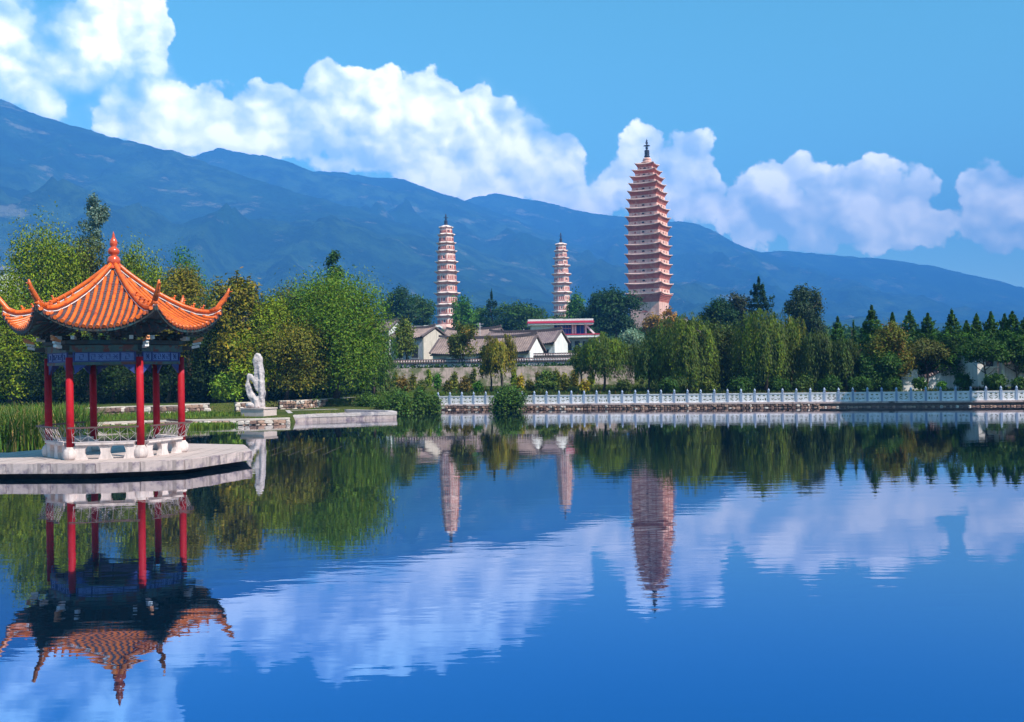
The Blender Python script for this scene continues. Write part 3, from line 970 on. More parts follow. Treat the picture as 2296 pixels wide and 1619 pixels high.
# column-head brackets pointing outwards
for i, a in enumerate(angs):
    b = MB(); c = cols[i]; e = pol(1, a); s_ = pol(1, a + math.pi / 2)

    def rd(r, t, z): return (c.x + e.x * r + s_.x * t, c.y + e.y * r + s_.y * t, z)
    b.bar(rd(-.2, 0, 3.95), rd(.42, 0, 3.95), .16, .16); b.build('bracket_arm', M['dark_wood'], pav)
    b = MB(); b.bar(rd(.40, 0, 3.98), rd(.68, 0, 4.03), .14, .10)
    b.bar(rd(.44, 0, 4.10), rd(.74, 0, 4.15), .10, .07); b.build('bracket_head', M['white_paint'], pav)
    b = MB(); b.bar(rd(.46, 0, 4.19), rd(.80, 0, 4.27), .12, .09); b.bar(rd(.6, 0, 4.27), rd(.84, 0, 4.36), .09, .07); b.build('bracket_head', M['orange_paint'], pav)
    for sg in (-1, 1):
        b = MB(); b.bar(rd(.05, sg * .30, 4.32), rd(.28, sg * .40, 4.32), .13, .13); b.build('beam_end', M['white_paint'], pav)

# --- roof surface
HIPR = 3.92
hip_r = [0, .5, 1, 1.5, 2, 2.5, 3, 3.4, 3.7, 3.92]
hip_z = [7.62, 7.17, 6.78, 6.44, 6.15, 5.90, 5.72, 5.68, 5.76, 5.92]
mid_r = [0, .5, 1, 1.5, 2, 2.5, 2.9, 3.25]
mid_z = [7.62, 7.10, 6.62, 6.20, 5.85, 5.55, 5.35, 5.18]


def hipz(r): return float(np.interp(r, hip_r, hip_z)) - PZ
def roof_pt(k, w, s):
    """face k, w in -1..1 across, s 0..1 from apex to eave"""
    a0, a1 = angs[k], angs[k] + math.pi / 3
    h0, h1 = pol(HIPR * s, a0), pol(HIPR * s, a1)
    am = (a0 + a1) / 2
    mch = (h0 + h1) / 2
    mr = 3.25 * s
    mpt = pol(mr, am)
    t = (w + 1) / 2
    base = h0.lerp(h1, t)
    inw = (mch.length - mr) * (1 - w * w)
    base = base - pol(inw, am)
    zm = float(np.interp(mr, mid_r, mid_z)) - PZ
    zh = hipz(HIPR * s)
    z = zm + (zh - zm) * abs(w) ** 2.3
    return Vector((base.x, base.y, z))


def along(k, off, r):
    """point of the roof surface at lateral offset off from the face centre line, distance r from the axis along it; None past a hip"""
    # find s, w so that the plan position matches
    a0 = angs[k]; am = a0 + math.pi / 6
    e, sd = pol(1, am), pol(1, am + math.pi / 2)
    # iterate on s
    lo, hi = 0.0, 1.0
    for _ in range(26):
        s = (lo + hi) / 2
        half = HIPR * s * .5
        w = off / half if half > 1e-6 else 9
        if abs(w) > 1: lo = s; continue
        p = roof_pt(k, w, s)
        if p.x * e.x + p.y * e.y < r: lo = s
        else: hi = s
    half = HIPR * hi * .5
    w = max(-1, min(1, off / half))
    return roof_pt(k, w, hi), hi, w


ROW = 0.222
for k in range(6):
    am = angs[k] + math.pi / 6
    e, sd = pol(1, am), pol(1, am + math.pi / 2)
    # pan tiles: stepped courses between the rolls
    rows = []
    NS, NW = 30, 36
    for si in range(NS + 1):
        for lip in ((0,) if si in (0,) else (0, 1)):
            s = si / NS
            row = []
            for wi in range(NW + 1):
                w = -1 + 2 * wi / NW
                p = roof_pt(k, w, s)
                p.z += 0.035 if lip == 0 and si else 0.0
                row.append(p)
            rows.append(row)
    b = MB(); b.grid(rows, smooth=False)
    b.build('pan_tiles', M['pan'], pav)
    # dark underside and eave edge
    rows = []
    for si in range(4, 13):
        s = si / 12
        rows.append([roof_pt(k, -1 + 2 * wi / 20, s) - Vector((0, 0, .16 + .2 * (1 - s))) for wi in range(21)])
    b = MB(); b.grid(rows, smooth=False, flip=True)
    edge_hi = [roof_pt(k, -1 + 2 * wi / 20, 1) - Vector((0, 0, .012)) for wi in range(21)]
    b.grid([rows[-1], edge_hi], smooth=False, flip=True)
    b.build('soffit', M['dark_wood'], pav)
    for off in np.arange(-1.5, 1.51, .3):
        pts = []
        for r in (2.2, 2.7, 3.22):
            try: p, s, w = along(k, float(off), r); pts.append(p - Vector((0, 0, .22)))
            except Exception: pass
        b = MB(); b.bar(pts[0] - Vector((0, 0, .02)), pts[2], .07, .07); b.build('rafter', M['beam'], pav)
    # orange rolls
    nr = int(HIPR * .5 / ROW)
    for j in range(-nr, nr + 1):
        off = j * ROW
        if abs(off) > HIPR * .5 - .06: continue
        s_top = min(.985, max(abs(off) / (HIPR * .5) + .035, .08))
        w_top = off / (HIPR * s_top * .5)
        if abs(w_top) > 1: continue
        wb_ = off / (HIPR * .5)
        pts = []
        n_ = max(3, int((1 - s_top) * 16))
        for t in range(n_ + 1):
            s = s_top + (1.0 - s_top) * t / n_
            pts.append(roof_pt(k, off / (HIPR * s * .5), s) + Vector((0, 0, .028)))
        if (pts[-1] - pts[0]).length < .12: continue
        b = MB()
        # barrel tiles overlap: slight swelling at each joint
        dense, rad = [], []
        tot = 0
        for t in range(len(pts) - 1):
            seg = (pts[t + 1] - pts[t]).length; m_ = max(1, int(seg / .1))
            for q_ in range(m_):
                dense.append(pts[t].lerp(pts[t + 1], q_ / m_)); rad.append(.062 + .006 * (len(dense) % 2))
        dense.append(pts[-1] + (pts[-1] - pts[-2]).normalized() * .03); rad.append(.066)
        b.tube(dense, rad, 8)
        ro = b.build('tile_row', M['glaze'], pav)
        # round end tile and drip
        d = (pts[-1] - pts[-2]).normalized()
        b = MB(); b.tube([pts[-1] + d * .032, pts[-1] + d * .055], [.074, .07], 10); b.build('end_tile', M['glaze'], ro)
    # hanging drip tiles along the eave
    b = MB()
    for j in range(-nr - 1, nr + 1):
        off = (j + .5) * ROW
        if abs(off) > HIPR * .5 - .1: continue
        p = roof_pt(k, off / (HIPR * .5), 1.0)
        o_ = e * .03
        l_, r_ = p + Vector((sd.x, sd.y, 0)) * -.06, p + Vector((sd.x, sd.y, 0)) * .06
        b.poly([(l_.x + o_.x, l_.y + o_.y, l_.z + .02), (r_.x + o_.x, r_.y + o_.y, r_.z + .02), (p.x + o_.x * 1.6, p.y + o_.y * 1.6, p.z - .1)])
        b.poly([(l_.x, l_.y, l_.z + .02), (p.x + o_.x * 1.2, p.y + o_.y * 1.2, p.z - .1), (r_.x, r_.y, r_.z + .02)])
    tag(b.build('drip_tiles', M['glaze_dark'], pav), kind='stuff')

# hip ridges, horns and little beasts
for k, a in enumerate(angs):
    e = pol(1, a); s_ = pol(1, a + math.pi / 2)
    R_ = list(np.linspace(.12, 3.86, 26))

    def hp(r, dz=0.0, t=0.0): return Vector((e.x * r + s_.x * t, e.y * r + s_.y * t, hipz(r) + dz))
    b = MB()
    for r0, r1 in zip(R_[:-1], R_[1:]):
        b.bar(hp(r0, .08), hp(r1, .08), .13, .17)
    rd_ = b.build('hip_ridge', M['glaze_dark'], pav)
    b = MB()
    for sg in (-1, 1):
        for r0, r1 in zip(R_[:-1], R_[1:]): b.bar(hp(r0, .055, sg * .07), hp(r1, .055, sg * .07), .016, .03)
    b.build('white_line', M['white_paint'], rd_)
    b = MB(); b.tube([hp(r, .19) for r in R_], .085, 10); b.build('ridge_cap', M['glaze'], rd_)
    horn = [hp(3.45, .19), hp(3.72, .22), hp(3.92, .34) , hp(3.92, .34) + Vector((e.x * .13, e.y * .13, .18)), hp(3.92, .34) + Vector((e.x * .22, e.y * .22, .37)),
            hp(3.92, .34) + Vector((e.x * .26, e.y * .26, .52))]
    b = MB(); b.tube(horn, [.09, .1, .1, .085, .06, .03], 9)
    for t in range(3):
        p = horn[2].lerp(horn[4], t / 2) + Vector((e.x, e.y, 0)) * .05
        b.tube([p, p + Vector((e.x * .12, e.y * .12, .03))], [.03, .012], 5)
    b.build('corner_horn', M['glaze'], pav)
    b = MB(); b.bar(hp(2.3, -.28), hp(3.9, -.1), .12, .14); b.build('corner_rafter', M['dark_wood'], pav)
    for r in (2.15, 2.5, 2.85, 3.2):
        b = MB(); p = hp(r, .25)
        b.tube([p + Vector((0, 0, -.02)), p + Vector((0, 0, .09)), p + Vector((e.x * .01, e.y * .01, .13))], [.05, .042, .02], 7)
        b.tube([p + Vector((e.x * .0, e.y * .0, .1)), p + Vector((e.x * .04, e.y * .04, .17)), p + Vector((e.x * .09, e.y * .09, .16))], [.035, .036, .012], 7)
        b.tube([p + Vector((-e.x * .04, -e.y * .04, .02)), p + Vector((-e.x * .09, -e.y * .09, .12))], [.02, .01], 5)
        b.build('ridge_beast', M['glaze'], pav)

M['finial'] = surf('red_orange_finial', (0.66, 0.085, 0.02), 0.22, 0.15, 3.0, spec=0.6, coat=0.4)
b = MB()
zf = 7.50 - PZ
b.lathe([(.30, 0), (.27, .06), (.24, .1), (.19, .14), (.21, .18), (.235, .26), (.235, .34), (.20, .44), (.13, .50), (.12, .52), (.19, .58), (.215, .66), (.205, .72),
         (.15, .79), (.10, .82), (.10, .85), (.135, .92), (.14, 1.0), (.12, 1.09), (.075, 1.16), (.055, 1.19), (.065, 1.21), (.045, 1.24), (.055, 1.26), (.035, 1.29), (.042, 1.31),
         (.02, 1.36), (.006, 1.42)], 24, (0, 0, zf))
b.build('finial', M['finial'], pav)

# ---------------------------------------------------------------- pagodas
M['pagoda'] = surf('pink_plaster', (0.82, 0.47, 0.40), 0.85, 0.14, 0.35, spots=((0.54, 0.27, 0.22), 0.5, 0.5, 0.72), streak=0.45, sscale=0.9)
M['corbel'] = surf('brick_corbel', (0.50, 0.13, 0.09), 0.9, 0.25, 0.6, spots=((0.60, 0.25, 0.19), 0.45, 0.5, 0.7), streak=.4, sscale=.8)
M['pale_corbel'] = surf('pale_corbel', (0.64, 0.30, 0.25), 0.9, 0.25, 0.6, spots=((0.45, 0.2, 0.17), 0.8, 0.5, 0.7))
M['niche'] = surf('dark_niche', (0.05, 0.03, 0.03), 0.9, 0.3, 2)
M['spire'] = surf('bronze_spire', (0.03, 0.035, 0.07), 0.45, 0.3, 1.0, spec=0.5)
M['white_plaster'] = surf('white_plaster', (0.86, 0.62, 0.56), 0.85, 0.16, 0.5, spots=((0.6, 0.32, 0.27), 0.8, 0.5, 0.7), streak=.35, sscale=1.0)
M['eave_pale'] = surf('eave_pale', (0.86, 0.67, 0.61), 0.85, 0.2, 0.8)
M['eave_top'] = surf('eave_top', (0.78, 0.50, 0.43), 0.85, 0.3, 0.8)


def ring(n, half, phase, curl=0.0, seg=8, lift=0.0, z=0.0):
    """outline of an n-gon with its corners curled up; half = distance centre to flat side"""
    pts = []
    rc = half / math.cos(math.pi / n)
    cs = [Vector((rc * math.cos(phase + 2 * math.pi * k / n), rc * math.sin(phase + 2 * math.pi * k / n))) for k in range(n)]
    for k in range(n):
        p, q = cs[k], cs[(k + 1) % n]
        for j in range(seg):
            t = j / seg; w = 2 * t - 1
            c = p.lerp(q, t)
            f = 1 - curl * (1 - w * w)
            pts.append(Vector((c.x * f, c.y * f, z + lift * abs(w) ** 3)))
    return pts


def loft(mb, rings, close_top=False):
    b = len(mb.v); n = len(rings[0])
    for r in rings: mb.v.extend(r)
    for i in range(len(rings) - 1):
        for k in range(n):
            mb.face((b + i * n + k, b + i * n + (k + 1) % n, b + (i + 1) * n + (k + 1) % n, b + (i + 1) * n + k))
    if close_top: mb.face([b + (len(rings) - 1) * n + k for k in range(n)])


def spire(h, r):
    k = h; b = MB()
    b.lathe([(r * 1.0, 0), (r * 1.05, .03 * k), (r * .7, .06 * k), (r * .62, .08 * k), (r * .95, .10 * k), (r * .9, .13 * k), (r * .55, .15 * k)] +
            [(r * (.62 if j % 2 else .85), (.17 + j * .022) * k) for j in range(12)] +
            [(r * .3, .45 * k), (r * .28, .48 * k), (r * .5, .51 * k), (r * .5, .54 * k), (r * .2, .57 * k), (r * .2, .61 * k), (r * 1.1, .625 * k), (r * 1.0, .64 * k),
             (r * .25, .67 * k), (r * .2, .72 * k), (r * .45, .75 * k), (r * .45, .79 * k), (r * .15, .82 * k), (r * .32, .85 * k), (r * .3, .88 * k), (r * .08, .91 * k), (.02, k)], 14)
    return b


def pagoda(name, base, n, levels, label, group, rz, spire_h, spire_r, curl, plinth=None, windows=True, phase=None):
    """levels bottom to top: (z eave edge, half width eave, half width wall, z wall bottom)"""
    p = empty(name, base, rz, label, 'pagoda', group)
    ph = math.pi / n if phase is None else phase
    for i, (ze, he, hw, zb_) in enumerate(levels):
        big = n == 4
        H = ze - zb_
        zc = zb_ + H * (0.43 if big else 0.76) if i else zb_ + H * (0.80 if big else .75)      # the corbels start here
        b = MB()
        loft(b, [ring(n, hw, ph, z=zb_), ring(n, hw, ph, z=zc)])
        b.build('storey_wall', M['pagoda' if big else 'white_plaster'], p)
        b = MB(); steps = 5 if big else 4
        rs = [ring(n, hw, ph, z=zc)]
        for k in range(steps):
            f0 = (k + 1) / steps
            hh = hw + (he * .96 - hw) * f0 ** 1.5
            z0 = zc + (ze - .12 - zc) * (k / steps); z1 = zc + (ze - .12 - zc) * ((k + 1) / steps)
            cu = curl * f0; lf = (0.42 if big else .2) * f0 ** 2
            rs.append(ring(n, hh - (.0 if k == steps - 1 else .05), ph, curl=cu, lift=lf, z=z0 + .04))
            rs.append(ring(n, hh, ph, curl=cu, lift=lf, z=z1))
        loft(b, rs)
        b.build('corbel', M['corbel' if big else 'pale_corbel'], p)
        nxt = levels[i + 1] if i + 1 < len(levels) else None
        zin = nxt[3] if nxt else ze + .9; hin = (nxt[2] if nxt else spire_r * 1.15)
        b = MB(); lf = .42 if big else .2
        loft(b, [ring(n, he * .96, ph, curl=curl, lift=lf, z=ze - .12), ring(n, he, ph, curl=curl, lift=lf, z=ze - .06), ring(n, he, ph, curl=curl, lift=lf * 1.05, z=ze + .16),
                 ring(n, he * .9, ph, curl=curl * .8, lift=lf * .8, z=ze + .22), ring(n, hin + .02, ph, z=zin + .02)])
        b.build('eave', M['eave_top' if big else 'eave_pale'], p)
        # niches and windows on every face
        if i or not big:
            for f in range(n):
                a = ph + math.pi / n + 2 * math.pi * f / n
                side = 2 * hw * math.tan(math.pi / n)
                nn = Vector((math.cos(a), math.sin(a))); tt = Vector((-nn.y, nn.x))
                zz = zb_ + (zc - zb_) * .5
                hh = (zc - zb_) * .52

                def wp(s, o_, z): c = nn * (hw + o_) + tt * s; return Vector((c.x, c.y, z))

                def arch(s, w, h, z, proud, mat, nm):
                    mb = MB(); pts = [(s - w / 2, z - h / 2), (s + w / 2, z - h / 2), (s + w / 2, z + h * .12)]
                    for t in (30, 60, 90, 120, 150): pts.append((s + w / 2 * math.cos(R(t)), z + h * .12 + (h * .38) * math.sin(R(t))))
                    pts.append((s - w / 2, z + h * .12))
                    q = [wp(x, proud, zz_) for x, zz_ in pts]; mb.poly(q)
                    q2 = [wp(x, 0, zz_) for x, zz_ in pts]
                    for k in range(len(q)): mb.poly([q2[k], q2[(k + 1) % len(q)], q[(k + 1) % len(q)], q[k]])
                    return mb.build(nm, mat, p)
                if big:
                    fr = arch(0, 1.25, hh * 1.25, zz, .06, M['pagoda'], 'window_surround')
                    o2 = arch(0, .95, hh * 1.02, zz, .09, M['niche'], 'window')
                    for sg in (-1, 1):
                        arch(sg * side * .27, .7, hh * 1.1, zz, .05, M['corbel'], 'shrine')
                else:
                    if (f + i) % 2:
                        arch(0, .55, hh * .8, zz, .05, M['niche'], 'window')
                    for sg in ((-1, 1) if (f + i) % 2 else (-1, 0, 1)):
                        arch(sg * side * .3, side * .16, hh * 1.0, zz, .16, M['corbel'], 'relief')
                    mb = MB(); mb.bar(wp(-side / 2, .06, zb_ + .32), wp(side / 2, .06, zb_ + .32), .16, .14); mb.build('ledge', M['corbel'], p)
        elif big:
            a = ph + math.pi / n
            for f in range(4):
                aa = a + math.pi / 2 * f; nn = Vector((math.cos(aa), math.sin(aa))); tt = Vector((-nn.y, nn.x))
                mb = MB(); zt = zb_ + H * .55
                pts = [Vector(((nn * (hw + .05) + tt * (1.3 * math.cos(R(t)))).x, (nn * (hw + .05) + tt * (1.3 * math.cos(R(t)))).y, zt + .75 * math.sin(R(t)))) for t in range(0, 181, 20)]
                mb.poly(pts); mb.build('lunette', M['corbel'], p)
    top = levels[-1]
    zt = top[0] + .9
    if n == 4:
        b = MB(); b.lathe([(spire_r * 1.9, 0), (spire_r * 2.1, .3), (spire_r * 1.5, .7), (spire_r * 1.2, 1.0), (spire_r * 1.5, 1.3), (spire_r * 1.2, 1.7), (spire_r, 2.0)], 12, (0, 0, zt - .2))
        b.build('spire_base', M['pagoda'], p); zt += 1.6
    sb = spire(spire_h, spire_r); s_ = sb.build('spire', M['spire'], p, (0, 0, zt - .1))
    if plinth:
        b = MB(); hw0 = levels[0][2]
        b.box((0, 0, -1.5), (hw0 * 2 + 1.2, hw0 * 2 + 1.2, 3.0)) if n == 4 else b.lathe([(hw0 * 1.3, -3), (hw0 * 1.3, 0)], 8)
        b.build('plinth', M['pagoda'], p)
    return p


TD = 360.0
tb = at(1457, 752, TD); TZ = tb.z
mpp = TD / FPX * .294          # metres per crop pixel
def tz(cy_): return at(1455, 280 + cy_ * .294, TD).z - TZ
ey = [1297, 1222, 1147, 1072, 1000, 928, 855, 782, 715, 650, 583, 522, 463, 410, 360, 310]
ew = [368, 375, 370, 368, 368, 364, 363, 362, 353, 344, 330, 312, 293, 272, 235, 192]
bw = [300, 300, 300, 300, 299, 297, 294, 290, 284, 276, 264, 250, 232, 208, 178, 140]
lv = []
ROTF = math.cos(R(19)) + math.sin(R(19))
for i in range(16):
    ze = tz(ey[i]); he = ew[i] * mpp / 2 / ROTF * 1.0; hw = bw[i] * mpp / 2 / ROTF * (1.03 if i else 1.0)
    zb_ = 0.0 if i == 0 else tz(ey[i - 1]) + .55
    if i == 0: hw *= 0.97
    lv.append((ze, he, hw, zb_))
top_z = at(1449, 310, TD).z - TZ
zt = lv[-1][0] + 2.4
pagoda('great_pagoda', (tb.x, TD, TZ), 4, lv, 'tallest pagoda, square and pinkish white with sixteen flaring eaves and a dark spire', 'three pagodas', ERZ, top_z - zt, 1.15, 0.05, plinth=True)

for (u0, base_v, D, eys, ews, bws, top_v, k, v0, lab) in (
        (1000, 728, 378, [1370, 1240, 1105, 975, 850, 735, 610, 515, 415, 330], [280, 292, 297, 290, 275, 258, 240, 222, 200, 162],
         [228, 230, 230, 228, 222, 212, 200, 185, 165, 140], 478, .1903, 448.2, 'left octagonal white pagoda with ten tiers rising behind the tiled houses'),
        (1257, 722, 485, [1410, 1320, 1210, 1095, 985, 880, 780, 690, 605, 530], [235, 240, 242, 246, 246, 232, 214, 190, 166, 140],
         [190, 195, 198, 196, 190, 180, 168, 152, 138, 118], 520, .1903, 448.2, 'smaller octagonal pinkish pagoda standing between the other two and farther away')):
    tb = at(u0 + 3, base_v, D); Z0 = tb.z
    lv = []
    for i in range(10):
        ze = at(u0, v0 + eys[i] * k, D).z - Z0
        he = ews[i] * k * D / FPX / 2 * 1.0; hw = bws[i] * k * D / FPX / 2 * .95
        zb_ = 0 if i == 0 else lv[-1][0] + .5
        lv.append((ze, he, hw, zb_))
    zt = lv[-1][0] + .8
    pagoda('octagonal_pagoda', (tb.x, D, Z0), 8, lv, lab, 'three pagodas', ERZ + R(22.5 if D > 400 else 12), at(u0, top_v, D).z - Z0 - zt, .85, 0.03, plinth=True)

# ---------------------------------------------------------------- houses
M['house_tile'] = surf('grey_roof_tile', (0.24, 0.175, 0.175), 0.9, 0.5, 2.2, spots=((0.16, 0.11, 0.12), 1.1, 0.45, 0.65))
M['house_tile2'] = surf('warm_roof_tile', (0.30, 0.21, 0.185), 0.9, 0.5, 2.2, spots=((0.2, 0.14, 0.13), 1.1, 0.45, 0.65))
M['limewash'] = surf('limewash', (0.80, 0.77, 0.76), 0.8, 0.12, 0.8, streak=.25)
M['cream'] = surf('cream_plaster', (0.66, 0.56, 0.48), 0.85, 0.2, 0.9, streak=.4)
M['grey_plaster'] = surf('grey_plaster', (0.45, 0.42, 0.45), 0.85, 0.3, 0.9, streak=.3)
M['dark_opening'] = surf('dark_opening', (0.03, 0.025, 0.03), 0.7, 0.3, 2)
M['ridge'] = surf('dark_ridge', (0.14, 0.1, 0.1), 0.9, 0.3, 2)
M['glass_blue'] = surf('blue_glass', (0.015, 0.09, 0.42), 0.5, 0.25, 0.5, spec=0.25)
M['red_trim'] = surf('red_trim', (0.55, 0.03, 0.08), 0.6, 0.1, 1)


def corr_slope(b, p0, p1, q0, q1, pitch=0.34, amp=.10, nrow=8):
    """corrugated tile slope between ridge p0-p1 and eave q0-q1 (Vectors)"""
    L = (Vector(q1) - Vector(q0)).length; n = max(4, int(L / pitch)) * 2
    rows = []
    for i in range(nrow + 1):
        t = i / nrow
        a, c = Vector(p0).lerp(Vector(q0), t), Vector(p1).lerp(Vector(q1), t)
        sag = -0.06 * math.sin(math.pi * t) * (Vector(p0) - Vector(q0)).length * .5
        row = []
        for k in range(n + 1):
            w = k / n; up = .22 * abs(2 * w - 1) ** 4
            row.append(a.lerp(c, w) + Vector((0, 0, (amp if k % 2 else 0) + sag + up)))
        rows.append(row)
    b.grid(rows, smooth=False)


def house(u_right, v_ridge, v_eave, v_base, D, length, depth, label, mat='house_tile', name='tiled_house', rz=ERZ, wall='limewash', opening=True, gable_wall='limewash'):
    """ridge end on the right seen at u_right; local x runs along the ridge"""
    rr = at(u_right, v_ridge, D); ze = at(u_right, v_eave, D).z; zb0 = at(u_right, v_base, D).z - .8
    ex = Vector((math.cos(rz), math.sin(rz))); o0 = Vector((rr.x, rr.y)) - ex * (length / 2)
    h = empty(name, (o0.x, o0.y, zb0), rz, label, 'house')
    Hr, He = rr.z - zb0, ze - zb0
    L2, d2 = length / 2, depth / 2
    b = MB(); b.box((0, 0, (He + .1) / 2), (length - .3, depth - .5, He + .1)); b.build('wall', M[wall], h)
    for sg in (-1, 1):
        x = sg * (L2 - .14)
        b = MB()
        poly = [(-d2 + .22, 0), (d2 - .22, 0), (d2 - .22, He + .05), (0, Hr - .05), (-d2 + .22, He + .05)]
        a = [Vector((x + .1 * sg, y, z)) for y, z in poly]; c = [Vector((x - .12 * sg, y, z)) for y, z in poly]
        b.poly(a if sg > 0 else a[::-1])
        for k in range(5): b.poly([c[k], c[(k + 1) % 5], a[(k + 1) % 5], a[k]])
        b.build('gable', M[gable_wall], h)
    for sg in (-1, 1):
        b = MB()
        corr_slope(b, (-L2, 0, Hr + .12), (L2, 0, Hr + .12), (-L2, sg * (d2 + .45), He - .05), (L2, sg * (d2 + .45), He - .05))
        ob = b.build('roof_slope', M[mat], h)
        b = MB(); b.poly([(-L2, 0, Hr), (L2, 0, Hr), (L2, sg * (d2 + .4), He - .2), (-L2, sg * (d2 + .4), He - .2)]); b.poly([(-L2, sg * (d2 + .4), He - .2), (L2, sg * (d2 + .4), He - .2), (L2, sg * (d2 + .45), He - .02), (-L2, sg * (d2 + .45), He - .02)])
        b.build('eave_board', M['ridge'], h)
        for e_ in (-1, 1):
            b = MB(); b.bar((e_ * (L2 + .02), 0, Hr + .26), (e_ * (L2 + .02), sg * (d2 + .4), He + .18), .3, .2); b.build('verge', M['ridge'], h)
    pts = [(-L2 - .1 + (length + .2) * t, 0, Hr + .3 + .35 * abs(2 * t - 1) ** 4) for t in np.linspace(0, 1, 13)]
    b = MB()
    for p, q in zip(pts[:-1], pts[1:]): b.bar(p, q, .28, .34)
    b.build('ridge', M['ridge'], h)
    if opening:
        for k, x in enumerate(np.linspace(-L2 + 1.6, L2 - 1.6, max(2, int(length / 2.6)))):
            b = MB(); b.box((x, -d2 + .24, He * .45), (1.1, .08, He * .55)); w = b.build('window', M['dark_opening'], h)
            b = MB(); b.box((x, -d2 + .18, He * .45 - He * .29), (1.3, .14, .12)); b.box((x, -d2 + .18, He * .45 + He * .29), (1.3, .14, .12)); b.build('frame', M['grey_plaster'], w)
    return h


house(1203, 757, 790, 812, 134, 15.2, 4.6, 'front house with weathered tile roof and bright white gable, nearest the garden wall', 'house_tile2')
house(1258, 744, 771, 806, 148, 12.0, 5.2, 'house with grey tile roof and tall white gable just below the flat roofed building', 'house_tile')
house(1122, 739, 762, 790, 168, 10.5, 6.0, 'rear tiled house whose brown roof shows between the two front roofs and the trees', 'house_tile2')
house(975, 737, 758, 800, 152, 6.0, 7.0, 'brown tiled house with shaded plaster walls left of the small tree', 'house_tile2', wall='grey_plaster', gable_wall='cream')
house(891, 722, 745, 790, 185, 8.0, 6.0, 'far tiled house with a white gable peeping out right of the big willow', 'house_tile')
house(1540, 716, 735, 760, 300, 10, 8.0, 'grey tiled roof at the foot of the tallest pagoda', 'house_tile')
house(1650, 740, 755, 800, 170, 7, 6.0, 'white house glimpsed between the willows at the right of the tallest pagoda', 'house_tile')
house(2170, 775, 800, 862, 98, 7.5, 5.5, 'white house with tiled roof hidden behind the conifers above the wavy wall', 'house_tile')

# flat-roofed modern building
D = 190; c = at(1255, 757, D); m_ = D / FPX
fb = empty('flat_roofed_building', (c.x, c.y, at(1255, 800, D).z - 1), 0, 'modern flat roofed building with a red striped fascia and blue windows above the old houses', 'building')
z0 = fb.location.z


def bx(u0, v0_, u1, v1_, dep, y0=0.0, nm='wall', mt='limewash', par=None):
    p, q = at(u0, v0_, D), at(u1, v1_, D)
    b = MB(); b.box(((p.x + q.x) / 2 - c.x, y0 + dep / 2, (p.z + q.z) / 2 - z0), (abs(q.x - p.x), dep, abs(p.z - q.z)))
    return b.build(nm, M[mt], par or fb)


bx(1183, 717, 1329, 727.5, 9, -1.0, 'roof_slab', 'limewash')
bx(1182, 721.3, 1330, 723.6, 9.3, -1.15, 'fascia_stripe', 'red_trim')
bx(1190, 727, 1242, 752, 7, 0, 'wall', 'limewash')
w = bx(1243, 727, 1281, 748, 6.5, .5, 'window', 'glass_blue')
for k in range(7):
    bx(1243 + k * 6.2, 727, 1243.9 + k * 6.2, 748, .12, .35, 'mullion', 'grey_plaster', w)
bx(1243, 736, 1281, 736.8, .12, .33, 'transom', 'grey_plaster', w)
w = bx(1292, 729, 1310, 748, 5, .8, 'window', 'glass_blue')
for k in range(3): bx(1292 + k * 8.6, 729, 1293 + k * 8.6, 748, .12, .65, 'mullion', 'grey_plaster', w)
for u0 in (1282, 1287.5, 1311): bx(u0, 727, u0 + 4, 748, .5, .1, 'column', 'limewash')
p, q = at(1312, 728, D), at(1332, 748, D)
b = MB(); b.bar((p.x - c.x, 0, p.z - z0), (q.x - c.x, 0, q.z - z0), .35); b.build('brace', M['limewash'], fb)
bx(1256, 749.6, 1348, 750.5, 10, -1.6, 'red_band', 'red_trim'); bx(1256, 750.6, 1348, 756, 10, -1.5, 'lower_slab', 'limewash')
bx(1262, 756, 1345, 800, 8, 0, 'lower_wall', 'grey_plaster')
for k in range(4): bx(1270 + k * 18, 765, 1281 + k * 18, 785, .3, -.12, 'window', 'dark_opening')
for u0, u1 in ((1228, 1240), (1247, 1262)): bx(u0, 713.5, u1, 717, 1.2, 2, 'roof_box', 'grey_plaster')

# pale workshop with blue glazing, between the left pagoda and the houses
D = 205; c = at(955, 757, D)
wk = fb = empty('low_workshop', (c.x, c.y, at(955, 790, D).z - 1), 0, 'low workshop with white roof edge and blue glazing in front of the left pagoda', 'building'); z0 = wk.location.z
bx(950, 730, 986, 733.5, 8, -.5, 'roof_slab', 'limewash', wk); bx(922, 731, 949, 734, 7, .5, 'roof_slab', 'limewash', wk)
w = bx(951, 733.5, 984, 754, 6, 0, 'window', 'glass_blue', wk)
for k in range(6): bx(951 + k * 6.4, 733.5, 951.8 + k * 6.4, 754, .12, -.14, 'mullion', 'limewash', wk)
bx(925, 734, 950, 760, 6, 1, 'wall', 'grey_plaster', wk)
# tiny building on the far left slope
D = 190; c = at(8, 620, D)
fb = empty('hillside_house', (c.x, c.y, at(8, 640, D).z), 0, 'tiny white hillside house with bluish roof at the left edge above the trees', 'house'); z0 = fb.location.z
bx(-30, 606, 12, 700, 6, 0, 'wall', 'limewash', fb); bx(-32, 598, 16, 606, 7, -.5, 'roof', 'blue_paint', fb)
bx(-10, 610, -2, 618, .2, -.08, 'window', 'dark_opening', fb); bx(2, 610, 8, 618, .2, -.08, 'window', 'dark_opening', fb)

# ---------------------------------------------------------------- garden walls
M['pink_plaster_wall'] = surf('pink_plaster_wall', (0.56, 0.42, 0.38), 0.9, 0.3, 0.7, spots=((0.16, 0.17, 0.08), 0.8, 0.44, 0.62), streak=.6)


